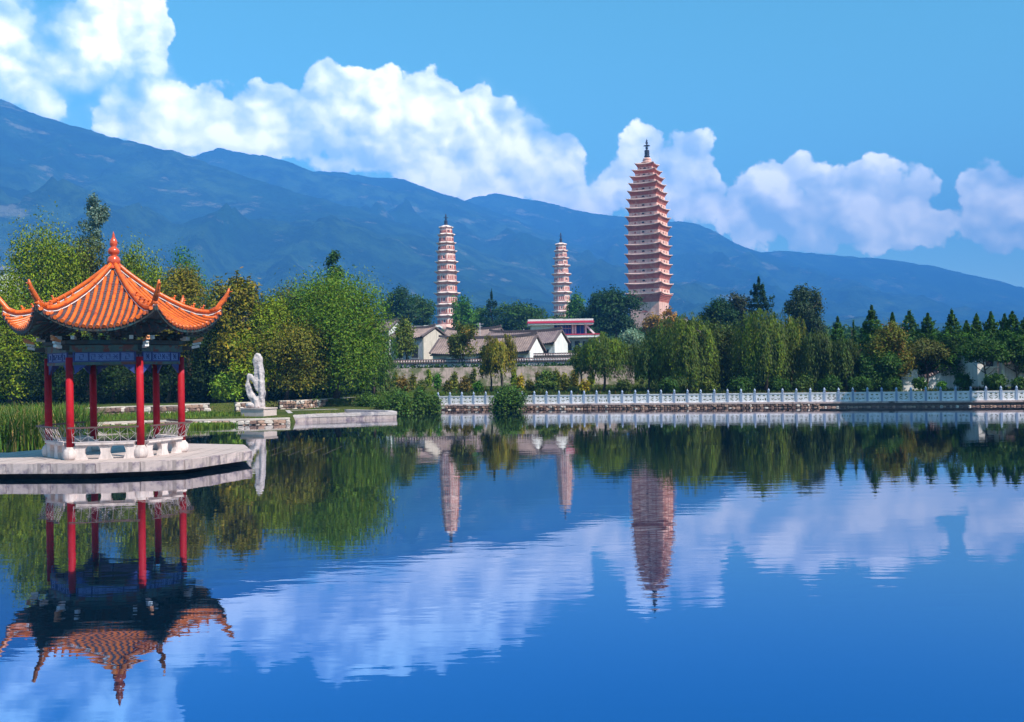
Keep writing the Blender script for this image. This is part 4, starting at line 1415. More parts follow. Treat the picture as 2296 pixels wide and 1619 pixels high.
def plain_wall(name, p, q, z0, z1, thick, label, mat, cap=None, caph=.25):
    p, q = Vector((p[0], p[1])), Vector((q[0], q[1])); d = (q - p).normalized(); nn = Vector((d.y, -d.x))
    w = empty(name, (p.x, p.y, 0), math.atan2(d.y, d.x), label, 'wall'); L = (q - p).length
    b = MB(); b.box((L / 2, 0, (z0 + z1) / 2), (L, thick, z1 - z0)); b.build('wall_face', M[mat], w)
    if cap == 'tile':
        b = MB(); n = int(L / .3)
        b.bar((0, 0, z1 + .10), (L, 0, z1 + .10), thick + .18, .2)
        b.bar((0, 0, z1 + .42), (L, 0, z1 + .42), .18, .16); b.build('coping_base', M['ridge'], w)
        for sg in (-1, 1):
            b = MB()
            for k in range(n):
                x = (k + .5) * L / n
                b.tube([(x, sg * .02, z1 + .36), (x, sg * (thick / 2 + .3), z1 + .17)], [.07, .08], 6)
            tag(b.build('coping_tiles', M['tile_light'], w), kind='stuff')
    return w


M['tile_light'] = surf('tile_light', (0.5, 0.38, 0.38), 0.85, 0.35, 3)
a, b_ = at(868, 862, 110), at(1420, 853, 110)
plain_wall('terrace_wall', (a.x, 110), (b_.x, 109.4), 0.8, at(1100, 823, 110).z, .5, 'long pinkish terrace wall behind the garden shrubs', 'pink_plaster_wall')
a, b_ = at(880, 822, 117), at(1330, 822, 117)
plain_wall('courtyard_wall', (a.x, 117), (b_.x, 117), 2.9, at(1100, 813, 117).z, .45, 'dark courtyard wall with a row of tiled coping in front of the houses', 'grey_plaster', 'tile')
a, b_ = at(1196, 812, 126), at(1310, 810, 126)
plain_wall('yard_wall', (a.x, 126), (b_.x, 125), 3.2, at(1250, 800, 126).z, .4, 'short white yard wall right of the front house gable', 'limewash', 'tile')

# white walls at the right, one with a wavy tiled coping
D = 92
ww = empty('wavy_wall', (at(2110, 862, D).x, D, 0.6), 0, 'white garden wall with a wavy tiled coping behind the conifer trunks', 'wall')
xa, xb = at(2048, 860, D).x - ww.location.x, at(2215, 860, D).x - ww.location.x
ztop = at(2110, 838, D).z - .6
def wz(x): return ztop + .38 * math.sin((x - xa) * 1.25 + 3.6)
n = 90
b = MB(); top = [(xa + (xb - xa) * k / n) for k in range(n + 1)]
for sg in (-1, 1):
    rows = [[(x, sg * .15, 0) for x in top], [(x, sg * .15, wz(x)) for x in top]]; b.grid(rows, smooth=False, flip=sg > 0)
b.build('wall_face', M['limewash'], ww)
b = MB()
for x0, x1 in zip(top[:-1], top[1:]): b.bar((x0, 0, wz(x0) + .07), (x1, 0, wz(x1) + .07), .44, .12); b.bar((x0, 0, wz(x0) + .28), (x1, 0, wz(x1) + .28), .16, .12)
b.build('coping_base', M['ridge'], ww)
b = MB()
for k in range(int((xb - xa) / .24)):
    x = xa + k * .24; b.tube([(x, -.02, wz(x) + .26), (x, -.3, wz(x) + .1)], [.06, .07], 6)
tag(b.build('coping_tiles', M['tile_light'], ww), kind='stuff')
a, b_ = at(2022, 862, 91), at(2056, 860, 91)
plain_wall('white_wall', (a.x, 91), (b_.x, 91), .4, at(2040, 829, 91).z, .35, 'bright white wall piece left of the wavy wall', 'limewash')
a, b_ = at(2095, 850, 99), at(2215, 850, 99)
plain_wall('rear_white_wall', (a.x, 99), (b_.x, 99), .6, at(2150, 826, 99).z, .35, 'white wall with straight tiled coping rising behind the wavy wall', 'limewash', 'tile')
D = 88; c = at(2225, 860, D)
gt = fb = empty('white_gatehouse', (c.x, c.y, .5), 0, 'white gatehouse with a dark arched window behind the trees at the right', 'building'); z0 = .5
bx(2190, 792, 2236, 866, 4, 0, 'wall', 'limewash', gt); w = bx(2209, 795, 2224, 822, .3, -.12, 'window', 'dark_opening', gt); bx(2203, 822, 2232, 825, .6, -.5, 'sill', 'limewash', gt)
bx(2186, 786, 2240, 792, 5, -.5, 'roof', 'ridge', gt); bx(2240, 800, 2247, 866, .6, -.4, 'column', 'limewash', gt)
c = at(2300, 860, D)
fb = gt = empty('pale_shed', (c.x, c.y, .5), 0, 'pale bluish shed wall behind the last trunks at the right edge', 'building')
bx(2262, 815, 2360, 866, 4, 1, 'wall', 'grey_plaster', gt); bx(2258, 809, 2364, 815, 5, .5, 'roof', 'ridge', gt)

# poles above the roofs
for u0, v0_, v1_, D, lab in ((1076, 724, 752, 160, 'thin antenna pole standing above the rear tiled roof'), (1174, 738, 752, 160, 'small television antenna above the tiled roof beside the flat roofed building')):
    p, q = at(u0, v0_, D), at(u0, v1_, D)
    o = empty('antenna_pole', (q.x, q.y, q.z - 2), 0, lab, 'antenna')
    b = MB(); b.tube([(0, 0, 0), (0, 0, p.z - q.z + 2)], .05, 6); b.build('pole', M['grey_plaster'], o)
    b = MB(); b.bar((-.6, 0, p.z - q.z + 1.8), (.6, 0, p.z - q.z + 1.8), .06); b.bar((-.35, 0, p.z - q.z + 1.4), (.35, 0, p.z - q.z + 1.4), .06); b.build('crossbar', M['grey_plaster'], o)

# ---------------------------------------------------------------- trees and plants
def leaves(centers, size, aspect, normals=None, tint=None, vertical=0.0, droop=None):
    """rhombic leaf faces around centres; returns verts, faces, colours"""
    n = len(centers)
    nr = rng.normal(size=(n, 3)) if normals is None else normals + rng.normal(size=(n, 3)) * 0.42
    nr /= np.linalg.norm(nr, axis=1, keepdims=True) + 1e-9
    t = rng.normal(size=(n, 3))
    if vertical: t = t * (1 - vertical) + np.array([0, 0, 1.0]) * vertical * 2
    a = t - nr * np.sum(t * nr, 1, keepdims=True); a /= np.linalg.norm(a, axis=1, keepdims=True) + 1e-9
    b = np.cross(nr, a)
    s = (size * rng.uniform(0.6, 1.4, n))[:, None]
    v = np.stack([centers - a * s, centers + b * s * aspect - a * s * .1, centers + a * s, centers - b * s * aspect - a * s * .1], 1)
    f = np.arange(n * 4).reshape(n, 4)
    c = np.repeat(tint, 4, axis=0)
    return v.reshape(-1, 3), f, np.concatenate([c, np.ones((n * 4, 1))], 1)


def tint_of(base, n, clump=None, var=0.22, hue=0.15):
    k = rng.normal(0, var * .6, n)
    if clump is not None: k = k + clump
    h = rng.normal(0, hue, (n, 1))
    c = np.array(base)[None, :] * np.exp(k)[:, None] * np.concatenate([1 + h, np.ones((n, 1)), 1 - h * .3], 1)
    return np.clip(c, 0.004, 0.9)


def crown_round(w, d, h, count, leaf, base, nl=22, lobe=.34, upright=0.0, flat_bottom=.25, accent=None, hollow=.6):
    """clumped crown, origin at its bottom centre"""
    C, Nn, K, CI = [], [], [], []
    lobes = []
    for i in range(nl):
        th = rng.uniform(0, 2 * math.pi); zz = rng.uniform(-.8, 1.0)
        rr = math.sqrt(max(0, 1 - zz * zz * .8)) * rng.uniform(.4, .85)
        lobes.append((rr * math.cos(th) * w, rr * math.sin(th) * d, h * (.47 + zz * .37), rng.uniform(.6, 1.25) * lobe * .85))
    lobes.append((0, 0, h * .5, .5)); lobes.append((0, 0, h * .8, .3)); lobes.append((w * .3, -d * .3, h * .25, .4)); lobes.append((-w * .4, -d * .2, h * .3, .4))
    wt = np.array([l[3] ** 2 for l in lobes]); wt /= wt.sum()
    ncl = max(30, count // 22)
    idx = rng.choice(len(lobes), ncl, p=wt)
    cl_c = []; cl_n = []
    for i in idx:
        l = lobes[i]; u_ = rng.normal(size=3); u_ /= np.linalg.norm(u_)
        if u_[2] < -.3: u_[2] *= -.6
        rad = rng.uniform(hollow, 1.05)
        cl_c.append((l[0] + u_[0] * l[3] * w * rad, l[1] + u_[1] * l[3] * d * rad, l[2] + u_[2] * l[3] * h * .55 * rad)); cl_n.append(u_)
    cl_c = np.array(cl_c); cl_n = np.array(cl_n)
    j = rng.integers(0, ncl, count)
    sp = min(w, h) * .085 + leaf * .6
    off = rng.normal(size=(count, 3)) * np.array([sp, sp, sp * (1 + upright * 2.2)])
    c = cl_c[j] + off
    if upright: c[:, 2] += np.abs(rng.normal(size=count)) * sp * upright
    c[:, 2] = np.maximum(c[:, 2], h * 0.0)
    t = tint_of(base, count, (rng.normal(0, .2, ncl))[j])
    if accent is not None:
        acc_cl = rng.random(ncl) < accent[1]
        msk = acc_cl[j]; t[msk] = tint_of(accent[0], int(msk.sum()), None)
    return leaves(c, leaf, .45, cl_n[j] * .8 + np.array([0, 0, .3]), t, vertical=.25 + upright * .4)


def crown_conifer(w, h, count, leaf, base, layers=13, tip=.0, open_=.0, blunt=1.0):
    C = []; Nn = []; cl = []
    per = max(4, count // (layers * 9))
    for i in range(layers):
        f = i / (layers - 1)
        z = h * (.02 + .96 * f)
        ecc = 1 + .14 * math.sin(i * 2.3 + w * 7)
        r = ecc * w * min(1.0, (1 - f) * 2.3) ** (.8 * blunt) * (1 - .25 * f) * rng.uniform(.8, 1.1) + .05 * w
        nb = max(5, int(9 * (1 - f * .35)))
        for k in range(nb):
            a = 2 * math.pi * k / nb + i * 1.3 + rng.uniform(-.25, .25); rr = r * rng.uniform(.7, 1.12)
            q = rng.uniform(0.08, 1, per) ** .6
            wid = rr * .34 * (1.15 - q)
            px_ = q * rr; lat = rng.normal(size=per) * wid; dz = -px_ * .12 + (q ** 3) * rr * .22 + rng.normal(size=per) * h / layers * .27
            C.append(np.stack([px_ * math.cos(a) - lat * math.sin(a), px_ * math.sin(a) + lat * math.cos(a), z + dz], 1))
            Nn.append(np.tile([0.25 * math.cos(a), .25 * math.sin(a), .8], (per, 1))); cl.append(np.full(per, rng.normal(0, .22)))
    C = np.concatenate(C); Nn = np.concatenate(Nn); cl = np.concatenate(cl)
    return leaves(C, leaf, .4, Nn, tint_of(base, len(C), cl), vertical=0)


def crown_willow(w, d, h, count, leaf, base, strands=190, top=.72, accent=None):
    C = []; cl = []; Nn = []
    per = max(10, count // strands)
    nb = 13
    cen = [(0, 0, h * .74, .45)] + [(w * .55 * math.cos(a) * rng.uniform(.5, 1.1), d * .55 * math.sin(a) * rng.uniform(.5, 1.1), h * rng.uniform(.45, .8), rng.uniform(.24, .42)) for a in np.linspace(0, 6.28, nb)]
    for s in range(strands):
        c = cen[rng.integers(0, len(cen))]
        u_ = rng.normal(size=3); u_ /= np.linalg.norm(u_); u_[2] = abs(u_[2]) * .9
        x0, y0, z0_ = c[0] + u_[0] * c[3] * w, c[1] + u_[1] * c[3] * d, c[2] + u_[2] * c[3] * h * .5
        L = min(z0_ - h * .01, h * rng.uniform(.18, .62))
        q = rng.uniform(0, 1, per)
        out = math.hypot(x0, y0) + 1e-6
        spr = (.12 + .04 * rng.normal()) * L * np.sqrt(q)
        sw = .03 * w + .035 * w * q
        C.append(np.stack([x0 + x0 / out * spr + rng.normal(size=per) * sw, y0 + y0 / out * spr + rng.normal(size=per) * sw, z0_ - L * q], 1))
        Nn.append(np.tile([x0 / out, y0 / out, .25], (per, 1))); cl.append(np.full(per, rng.normal(0, .26)))
    C = np.concatenate(C); cl = np.concatenate(cl); Nn = np.concatenate(Nn)
    t = tint_of(base, len(C), cl)
    if accent is not None:
        msk = np.repeat(rng.random(strands) < accent[1], per); t[msk] = tint_of(accent[0], int(msk.sum()))
    return leaves(C, leaf, .32, Nn, t, vertical=.85)


def trunk_mesh(h, r, spread, limbs=6, lean=(0, 0), fork=.45):
    b = MB()
    top = Vector((lean[0] * h, lean[1] * h, h * .9))
    pts = [Vector((lean[0] * h * t ** 1.3 + .04 * h * math.sin(t * 5 + lean[0] * 9), lean[1] * h * t + .03 * h * math.cos(t * 4), h * .9 * t)) for t in np.linspace(0, 1, 7)]
    b.tube(pts, [r * 1.35, r, r * .9, r * .75, r * .55, r * .35, r * .12], 8)
    for k in range(limbs):
        t = fork + (1 - fork) * k / limbs * .8
        i = min(5, int(t * 6)); p = pts[i].lerp(pts[i + 1], t * 6 - i)
        a = k * 2.4 + random.uniform(-.3, .3); ln = spread * random.uniform(.55, .95)
        q = p + Vector((math.cos(a) * ln * .55, math.sin(a) * ln * .55, ln * .35)); s_ = p + Vector((math.cos(a) * ln, math.sin(a) * ln, ln * .8))
        b.tube([p, q, s_], [r * .45, r * .28, r * .06], 6)
    return b


OLIVE = (0.125, 0.18, 0.006); DARK = (0.026, 0.070, 0.007); GREEN = (0.05, 0.14, 0.008); YEL = (0.27, 0.22, 0.010)
DEEP = (0.014, 0.046, 0.012); RUST = (0.24, 0.13, 0.015); PALE = (0.16, 0.24, 0.19); LIME = (0.12, 0.21, 0.016); CON = (0.035, 0.092, 0.008)


def tree(kind, u, v_top, v_bot, hw, D, base, label, count, name='tree', cat='tree', leaf=None, clear=0.0, accent=None, group=None, trunk=True, bark='bark', lean=(0, 0), depth=None, **kw):
    """crown between v_top and v_bot with half width hw (view px) at distance D; standing on the ground"""
    tp, bt = at(u, v_top, D), at(u, v_bot, D)
    zg = max(gh(bt.x, D), -0.05)
    w = hw * D / FPX * {'conifer': 1.12, 'round': 1.17, 'willow': 1.3}[kind]
    count = int(count * (1.7 if kind == 'conifer' else 1.5))
    base = tuple(min(.4, b_ * k_) for b_, k_ in zip(base, (1.45, 1.32, 1.1)))
    zc = max(bt.z, zg + .05) if not clear else max(bt.z, zg + clear)
    h = tp.z - zc
    d = depth or w * .85
    lf = leaf or max(.10, D / FPX * (2.9 if kind == 'round' else 2.8))
    if kind == 'round': v, f, c = crown_round(w * .93, d * .93, h, int(count * (1.5 if D < 92 and leaf is None else 1.0)), lf, base, accent=accent, **kw)
    elif kind == 'conifer': v, f, c = crown_conifer(w, h, count, lf, base, **kw)
    else: v, f, c = crown_willow(w * .95, d * .95, h, count, lf, base, accent=accent, **kw)
    # fit to the height
    o = empty(name, (bt.x, D, zg), 0, label, cat, group)
    v = v * np.array([1, 1, h / max(1e-3, np.percentile(v[:, 2], 99.6))])
    v[:, 2] += zc - zg
    link_mesh('crown', np_mesh('crown', v, faces4=f, colors=c, mat=M['leaf']), o)
    if trunk:
        H = tp.z - zg
        r = max(.07, min(.32, H * .022))
        tr = trunk_mesh(H * (.98 if kind == 'conifer' else .85), r, w * .75, 7 if kind != 'conifer' else 0, lean)
        link_mesh('trunk', tr.mesh('trunk', [M[bark]]), o)
    return o


SHADE_TINT = (0.012, 0.032, 0.005)  # deep shade beneath the tall trees, put into the leaf colour
# --- left shore, behind the pavilion
tree('round', 100, 500, 880, 92, 84, OLIVE, 'tall dark yellow-green tree at far left with a pointed top behind the roof corner', 15000, upright=1.0, nl=20)
tree('round', 20, 610, 900, 75, 80, OLIVE, 'broad olive tree cut by the left edge, beyond the roof tip', 9000, upright=.5)
tree('round', 190, 537, 860, 78, 88, (0.07, .085, .01), 'dense tree whose top stands just left of the pavilion finial', 11000, upright=.6)
tree('round', 308, 548, 860, 70, 90, OLIVE, 'feathery tree right of the pavilion finial with an upright ragged top', 10000, upright=1.1)
tree('round', 412, 556, 800, 44, 96, GREEN, 'narrow green tree with a bushy top above the right roof slope', 5000, upright=.8)
tree('round', 398, 598, 860, 72, 82, (0.12, .115, .012), 'rounded yellowish tree directly behind the right slope of the pavilion roof', 9000, upright=.1, accent=(YEL, .25))
tree('round', 462, 640, 860, 48, 86, (0.05, .10, .03), 'bluish green tree behind the right corner of the pavilion roof', 5000, upright=.6)
tree('round', 212, 437, 600, 34, 112, (0.05, .075, .045), 'thin tall eucalyptus with pale blue-green tufts rising above the pavilion', 2600, accent=(PALE, .7), nl=9, lobe=.30, clear=8.0, bark='pale_bark', hollow=.3)
tree('round', 532, 620, 896, 60, 81, (0.13, .125, .012), 'tree with large yellow-green leaves beside the right roof horn', 8000, leaf=.15, accent=(YEL, .22))
tree('round', 478, 700, 900, 60, 81, SHADE_TINT, 'shaded tree hanging over the shore just right of the pavilion columns', 6500, upright=.1)
tree('round', 590, 660, 870, 55, 82, OLIVE, 'slender olive tree between the yellow tree and the big round willow', 6500, upright=.6)
tree('round', 640, 715, 896, 105, 83, (0.10, .11, .012), 'broad leafy tree overhanging the shore above the standing rock, with a yellow patch', 16000, accent=(YEL, .12), nl=30)
tree('round', 560, 740, 896, 55, 81, OLIVE, 'low olive tree right behind the standing rock', 6000, accent=(YEL, .12))
tree('round', 655, 640, 860, 55, 88, (0.075, .10, .012), 'tree with reddish twigs at its top, left shoulder of the big willow', 6500, upright=.8, accent=(RUST, .08))
tree('round', 752, 612, 898, 132, 86, (0.075, .15, .008), 'big round willow with a domed crown, the widest tree left of the pagodas', 26000, nl=50, lobe=.26, upright=.35, accent=(OLIVE, .3), hollow=.75)
tree('round', 750, 564, 650, 20, 120, DARK, 'small dark treetop standing above the dome of the big willow', 1500, clear=4, nl=8, lobe=.5)
tree('willow', 690, 720, 896, 76, 88, (0.045, .085, .012), 'dark willow skirt at the left foot of the big domed willow', 9000, strands=240)
tree('willow', 835, 735, 896, 48, 90, (0.06, .125, .014), 'green skirt of foliage at the right foot of the big domed willow', 8000, strands=220)
tree('round', 30, 720, 925, 60, 80, OLIVE, 'low leafy tree at the left edge below the roof tip', 6000, upright=.3)
tree('round', 110, 760, 925, 60, 80, SHADE_TINT, 'dark low tree left of the front red column', 6000)
tree('round', 250, 740, 922, 80, 82, SHADE_TINT, 'dark low tree seen between the two front red columns', 9000, accent=(LIME, .06))
tree('round', 375, 745, 920, 60, 82, SHADE_TINT, 'dark low tree seen between the right red columns', 6500)
tree('round', 515, 838, 908, 34, 80, LIME, 'bright green bush on the shore left of the standing rock', 2600, name='bush', cat='bush', trunk=False)

# --- middle distance, by the houses and pagodas
tree('round', 898, 646, 745, 44, 215, DEEP, 'dark rounded tree left of the left pagoda', 5200, nl=12, lobe=.42)
tree('round', 940, 664, 750, 34, 225, DARK, 'lower dark tree between the rounded tree and the left pagoda', 3600, lobe=.42)
tree('round', 1040, 664, 760, 26, 220, GREEN, 'green ragged tree touching the right side of the left pagoda', 3200, upright=.5)
tree('round', 1072, 690, 762, 34, 230, DARK, 'low dark tree between the left pagoda and the layered pine', 3000)
tree('conifer', 1103, 655, 760, 22, 225, DEEP, 'dark layered pine standing between the two octagonal pagodas', 3200, layers=6, blunt=.5)
tree('round', 1160, 678, 760, 48, 235, DARK, 'wide dark tree right of the layered pine', 5200, nl=14, lobe=.42)
tree('round', 1200, 690, 760, 34, 240, DARK, 'dark tree at the left foot of the middle pagoda', 3600, lobe=.42)
tree('round', 1255, 706, 752, 36, 250, DARK, 'low dark tree hiding the base of the middle pagoda', 3000, lobe=.42)
tree('round', 1293, 658, 750, 24, 235, GREEN, 'light green tree in front of the right side of the middle pagoda', 2600, upright=.7, hollow=.4)
tree('round', 1378, 649, 765, 62, 205, DEEP, 'large dark spreading tree left of the tallest pagoda', 9500, nl=18, lobe=.34)
tree('round', 1325, 684, 760, 40, 212, DEEP, 'dark tree behind the flat roofed building', 4200)
tree('round', 1310, 735, 775, 44, 196, DEEP, 'low dark tree right beside the flat roofed building', 2600)
tree('round', 1500, 688, 755, 20, 200, RUST, 'sparse rust-coloured tree before the lit face of the tallest pagoda', 700, hollow=.1, nl=9, bark='pale_bark')
tree('round', 1462, 706, 760, 30, 195, (0.16, .10, .015), 'orange-green tree at the left foot of the tallest pagoda', 2200, hollow=.3, accent=(RUST, .4))
tree('round', 1513, 706, 750, 14, 230, DEEP, 'small dark tree right of the tallest pagoda base', 1200)
tree('round', 1535, 716, 770, 34, 190, (0.10, .10, .015), 'olive tree right of the rust-coloured tree', 2600)
tree('round', 1418, 738, 775, 26, 150, PALE, 'pale blue-green bushy tree below the tallest pagoda', 1800, hollow=.4)
tree('round', 908, 716, 812, 26, 118, (0.07, .10, .012), 'slim tree in front of the far tiled house', 3600, upright=.4)
tree('round', 1035, 726, 812, 33, 117, (0.08, .10, .014), 'loose leafy tree hiding the middle of the tiled houses', 4200, accent=(RUST, .1), hollow=.35)
tree('willow', 1120, 752, 862, 40, 98, (0.12, .12, .012), 'yellow-green willow in front of the houses, leaning over the garden', 5200, strands=110, accent=(YEL, .3), clear=1.4, lean=(.06, 0))
tree('round', 1098, 775, 850, 24, 99, (0.07, .10, .012), 'darker small tree against the left side of the yellow-green willow', 1800)
tree('round', 1225, 832, 876, 26, 93, (0.05, .09, .012), 'round clipped tree before the terrace wall right of the yellow-green willow', 2200, clear=.3)
tree('round', 980, 835, 872, 9, 100, GREEN, 'narrow upright sapling before the left part of the terrace wall', 450, upright=1)
# --- right shore
tree('willow', 1352, 752, 870, 56, 96, (0.055, .095, .012), 'leafy willow covering the right end of the terrace wall', 9500, strands=220, accent=(OLIVE, .25), clear=1.3)
tree('round', 1300, 775, 845, 26, 100, (0.05, .085, .012), 'dark green tree right of the white yard wall', 2400)
tree('willow', 1452, 764, 878, 44, 95, (0.04, .075, .012), 'dark willow below the pale blue-green tree', 6500, strands=170)
tree('willow', 1545, 710, 878, 66, 93, (0.055, .085, .012), 'tall drooping willow in the middle of the right shore', 15000, strands=330, accent=(OLIVE, .35))
tree('willow', 1480, 730, 878, 34, 97, (0.045, .08, .012), 'narrow willow just left of the tall drooping willow', 5000, strands=120)
tree('round', 1625, 722, 878, 50, 97, (0.05, .075, .012), 'olive tree between the two tall willows', 7500, upright=.3)
tree('willow', 1715, 700, 878, 66, 93, (0.05, .08, .012), 'tall dark willow with yellowish top below the conical dark tree', 15000, strands=330, accent=(OLIVE, .35))
tree('willow', 1770, 712, 875, 36, 95, (0.06, .09, .012), 'slender willow with bright yellow-green tip', 5000, strands=120, accent=(YEL, .2))
tree('round', 1608, 668, 770, 38, 150, DEEP, 'dark rounded tree behind the olive tree, right of the tallest pagoda', 4200, lobe=.42)
tree('round', 1650, 660, 770, 40, 155, (0.025, .035, .016), 'dark brownish domed tree beside the conical dark tree', 4600, lobe=.4)
tree('conifer', 1703, 625, 770, 34, 150, DEEP, 'tall conical dark tree rising above the right shore', 7000, layers=11, blunt=.7)
tree('round', 1803, 644, 790, 44, 140, (0.02, .045, .016), 'tall broad dark tree with an irregular rounded top right of the conical one', 8500, nl=20, lobe=.3, accent=((.04, .06, .02), .3))
tree('willow', 1828, 745, 876, 46, 92, (0.035, .06, .01), 'dark willow beneath the tall broad dark tree', 8500, strands=210)
tree('conifer', 1880, 712, 860, 30, 98, CON, 'green conifer with forked top right of the tall broad dark tree', 5200, layers=12)
tree('willow', 1895, 762, 876, 44, 91, (0.035, .06, .01), 'low dark willow under the forked conifer', 7500, strands=190)
tree('conifer', 1915, 722, 860, 16, 100, CON, 'thin pale-tipped conifer left of the sharp conical conifer', 2200, layers=9)
tree('conifer', 1957, 688, 862, 34, 95, CON, 'sharp conical conifer, the most pointed of the right shore', 9500, layers=17)
tree('conifer', 1938, 725, 862, 26, 99, CON, 'small conifer tucked left of the sharp conical one', 3200, layers=11)
tree('round', 1998, 728, 850, 50, 90, (0.10, .11, .010), 'brownish autumn tree among the conifers', 9000, upright=.3, accent=(RUST, .16))
tree('round', 1975, 790, 874, 40, 89, DARK, 'dark tree at the foot of the sharp conical conifer', 5000)
tree('round', 2075, 762, 808, 50, 91, (0.06, .07, .012), 'dark olive tree spreading above the bright white wall', 6500, clear=1.7, nl=14)
for (u, vt, w_, D, vb, lab) in ((2002, 707, 14, 104, 800, 'small conifer tip behind the autumn tree'),
                               (2041, 696, 36, 96, 845, 'broad conifer with ragged top right of the autumn tree'),
                               (2082, 700, 30, 95, 840, 'conifer paired with the broad ragged one, slightly lower'),
                               (2136, 698, 32, 92, 832, 'slender blunt conifer with its bare trunk before the wavy wall'),
                               (2168, 720, 20, 97, 825, 'short conifer right of the slender blunt one'),
                               (2191, 706, 26, 93, 832, 'conifer with dark crown left of the gatehouse'),
                               (2223, 697, 27, 94, 815, 'thin tiered conifer above the white gatehouse'),
                               (2254, 702, 24, 92, 822, 'conifer with leaning trunk right of the gatehouse'),
                               (2271, 700, 26, 90, 822, 'tall full conifer near the right edge'),
                               (2300, 715, 26, 89, 828, 'last conifer, cut by the right edge')):
    tree('conifer', u, vt + rng.uniform(-5, 5), vb + rng.uniform(2, 16), w_ * rng.uniform(1.0, 1.4), D, CON, lab, 6500, layers=17, group='conifers along the right shore')
tree('round', 2120, 764, 828, 36, 96, DARK, 'dark leafy tree filling the gap behind the slender blunt conifer', 3000, clear=2.0)
tree('round', 2160, 838, 872, 16, 86, DARK, 'dark shrub below the right end of the wavy wall', 900, name='bush', cat='bush', trunk=False)
tree('round', 2062, 846, 872, 14, 85, DARK, 'dark shrub before the left end of the wavy wall', 700, name='bush', cat='bush', trunk=False)
tree('round', 2205, 758, 812, 46, 85, DARK, 'dark leafy tree between the conifers, its crown hiding the gatehouse roof', 4800, clear=2.2)
tree('round', 2275, 756, 820, 44, 86, DARK, 'dark leafy tree behind the last conifers', 4800, clear=1.8)
tree('round', 2232, 838, 872, 24, 84, DARK, 'dark rounded shrub in front of the gatehouse', 1800, name='bush', cat='bush', trunk=False)
tree('round', 2290, 845, 870, 20, 83, DARK, 'dark shrub at the right edge behind the balustrade', 1300, name='bush', cat='bush', trunk=False)
tree('round', 2112, 854, 872, 9, 85, GREEN, 'small green shrub before the wavy wall', 400, name='bush', cat='bush', trunk=False)
# trees of the bank just outside the picture on the right; their shade falls on the balustrade
for (x, y, hh, w_, lab) in ((41.3, 67.4, 22.5, 3.4, 'tall leafy tree on the near right bank, shading the balustrade'),
                           (60, 48, 14, 4.0, 'second leafy tree on the near right bank, close to the water')):
    v, f, c = crown_round(w_, w_, hh - 10, 14000, .3, DARK, nl=18)
    zg = gh(x, y); o = empty('tree', (x, y, zg), 0, lab, 'tree')
    v[:, 2] += 10; link_mesh('crown', np_mesh('crown', v, faces4=f, colors=c, mat=M['leaf']), o)
    link_mesh('trunk', trunk_mesh(hh * .85, .25, w_ * .7).mesh('trunk', [M['bark']]), o)

# --- garden shrubs between the terrace wall and the balustrade
SH = [(800, 855, 878, 20, 97, GREEN, 'green shrub at the right foot of the big willow'),
      (868, 838, 876, 16, 100, (0.09, .11, .02), 'yellow-green bush before the left end of the terrace wall'),
      (903, 838, 878, 24, 98, (0.13, .10, .015), 'orange-tinted bush left of the white balustrade'),
      (945, 846, 878, 16, 97, (0.09, .11, .015), 'small olive bush beside the orange-tinted bush'),
      (1005, 846, 878, 15, 95, (0.10, .11, .015), 'low bush behind the first balustrade posts'),
      (1042, 838, 878, 20, 95, (0.12, .10, .014), 'rusty green bush before the terrace wall, left of the yellow-green willow'),
      (1070, 850, 878, 14, 93, GREEN, 'dark green bush left of the willow stem'),
      (1165, 836, 874, 14, 96, YEL, 'yellow bush right of the yellow-green willow'),
      (1190, 846, 876, 14, 94, (0.09, .10, .015), 'low olive bush between the yellow bush and the clipped tree'),
      (1265, 832, 876, 20, 96, (0.12, .13, .015), 'lime coloured bush right of the clipped tree'),
      (1310, 846, 876, 14, 94, YEL, 'small yellow bush near the right end of the terrace wall'),
      (1400, 846, 877, 18, 92, (0.05, .08, .012), 'dark bush between the two willows behind the balustrade'),
      (1500, 846, 877, 22, 90, DARK, 'dark bush under the tall drooping willow'),
      (1590, 848, 877, 18, 89, (0.08, .11, .015), 'lighter green bush right of the tall drooping willow'),
      (1660, 845, 876, 26, 89, DARK, 'dark bush between the tall willows'),
      (1750, 846, 875, 24, 88, DARK, 'dark bush under the slender willow'),
      (1800, 842, 874, 20, 88, (0.05, .09, .015), 'green bush under the tall broad dark tree'),
      (1860, 842, 874, 30, 87, DARK, 'wide dark bush left of the sharp conical conifer'),
      (1930, 842, 873, 30, 86, DARK, 'wide dark bush under the sharp conical conifer'),
      (2000, 848, 872, 20, 85, DARK, 'dark bush at the foot of the autumn tree')]

SH += [(885, 824, 872, 9, 105, (0.10, .12, .015), 'tall thin olive shrub against the left end of the terrace wall'),
       (925, 830, 874, 12, 104, (0.13, .14, .015), 'light ragged shrub before the terrace wall left of the orange-tinted bush'),
       (962, 822, 872, 10, 106, OLIVE, 'thin tall shrub against the terrace wall above the small olive bush'),
       (1018, 828, 874, 13, 104, (0.11, .13, .015), 'ragged shrub against the terrace wall behind the first posts'),
       (1062, 822, 870, 10, 106, (0.08, .11, .012), 'slim dark shrub against the terrace wall left of the yellow-green willow'),
       (1152, 822, 870, 10, 106, OLIVE, 'slim shrub against the terrace wall just right of the yellow-green willow'),
       (1205, 826, 872, 9, 106, (0.14, .12, .014), 'thin rusty shrub against the terrace wall left of the clipped tree'),
       (1248, 822, 872, 12, 105, (0.12, .14, .015), 'light green climbing shrub on the terrace wall right of the clipped tree'),
       (1288, 824, 873, 13, 104, (0.14, .13, .012), 'yellowish tall shrub near the right end of the terrace wall'),
       (1325, 830, 874, 10, 103, OLIVE, 'small olive shrub at the foot of the dark green tree')]
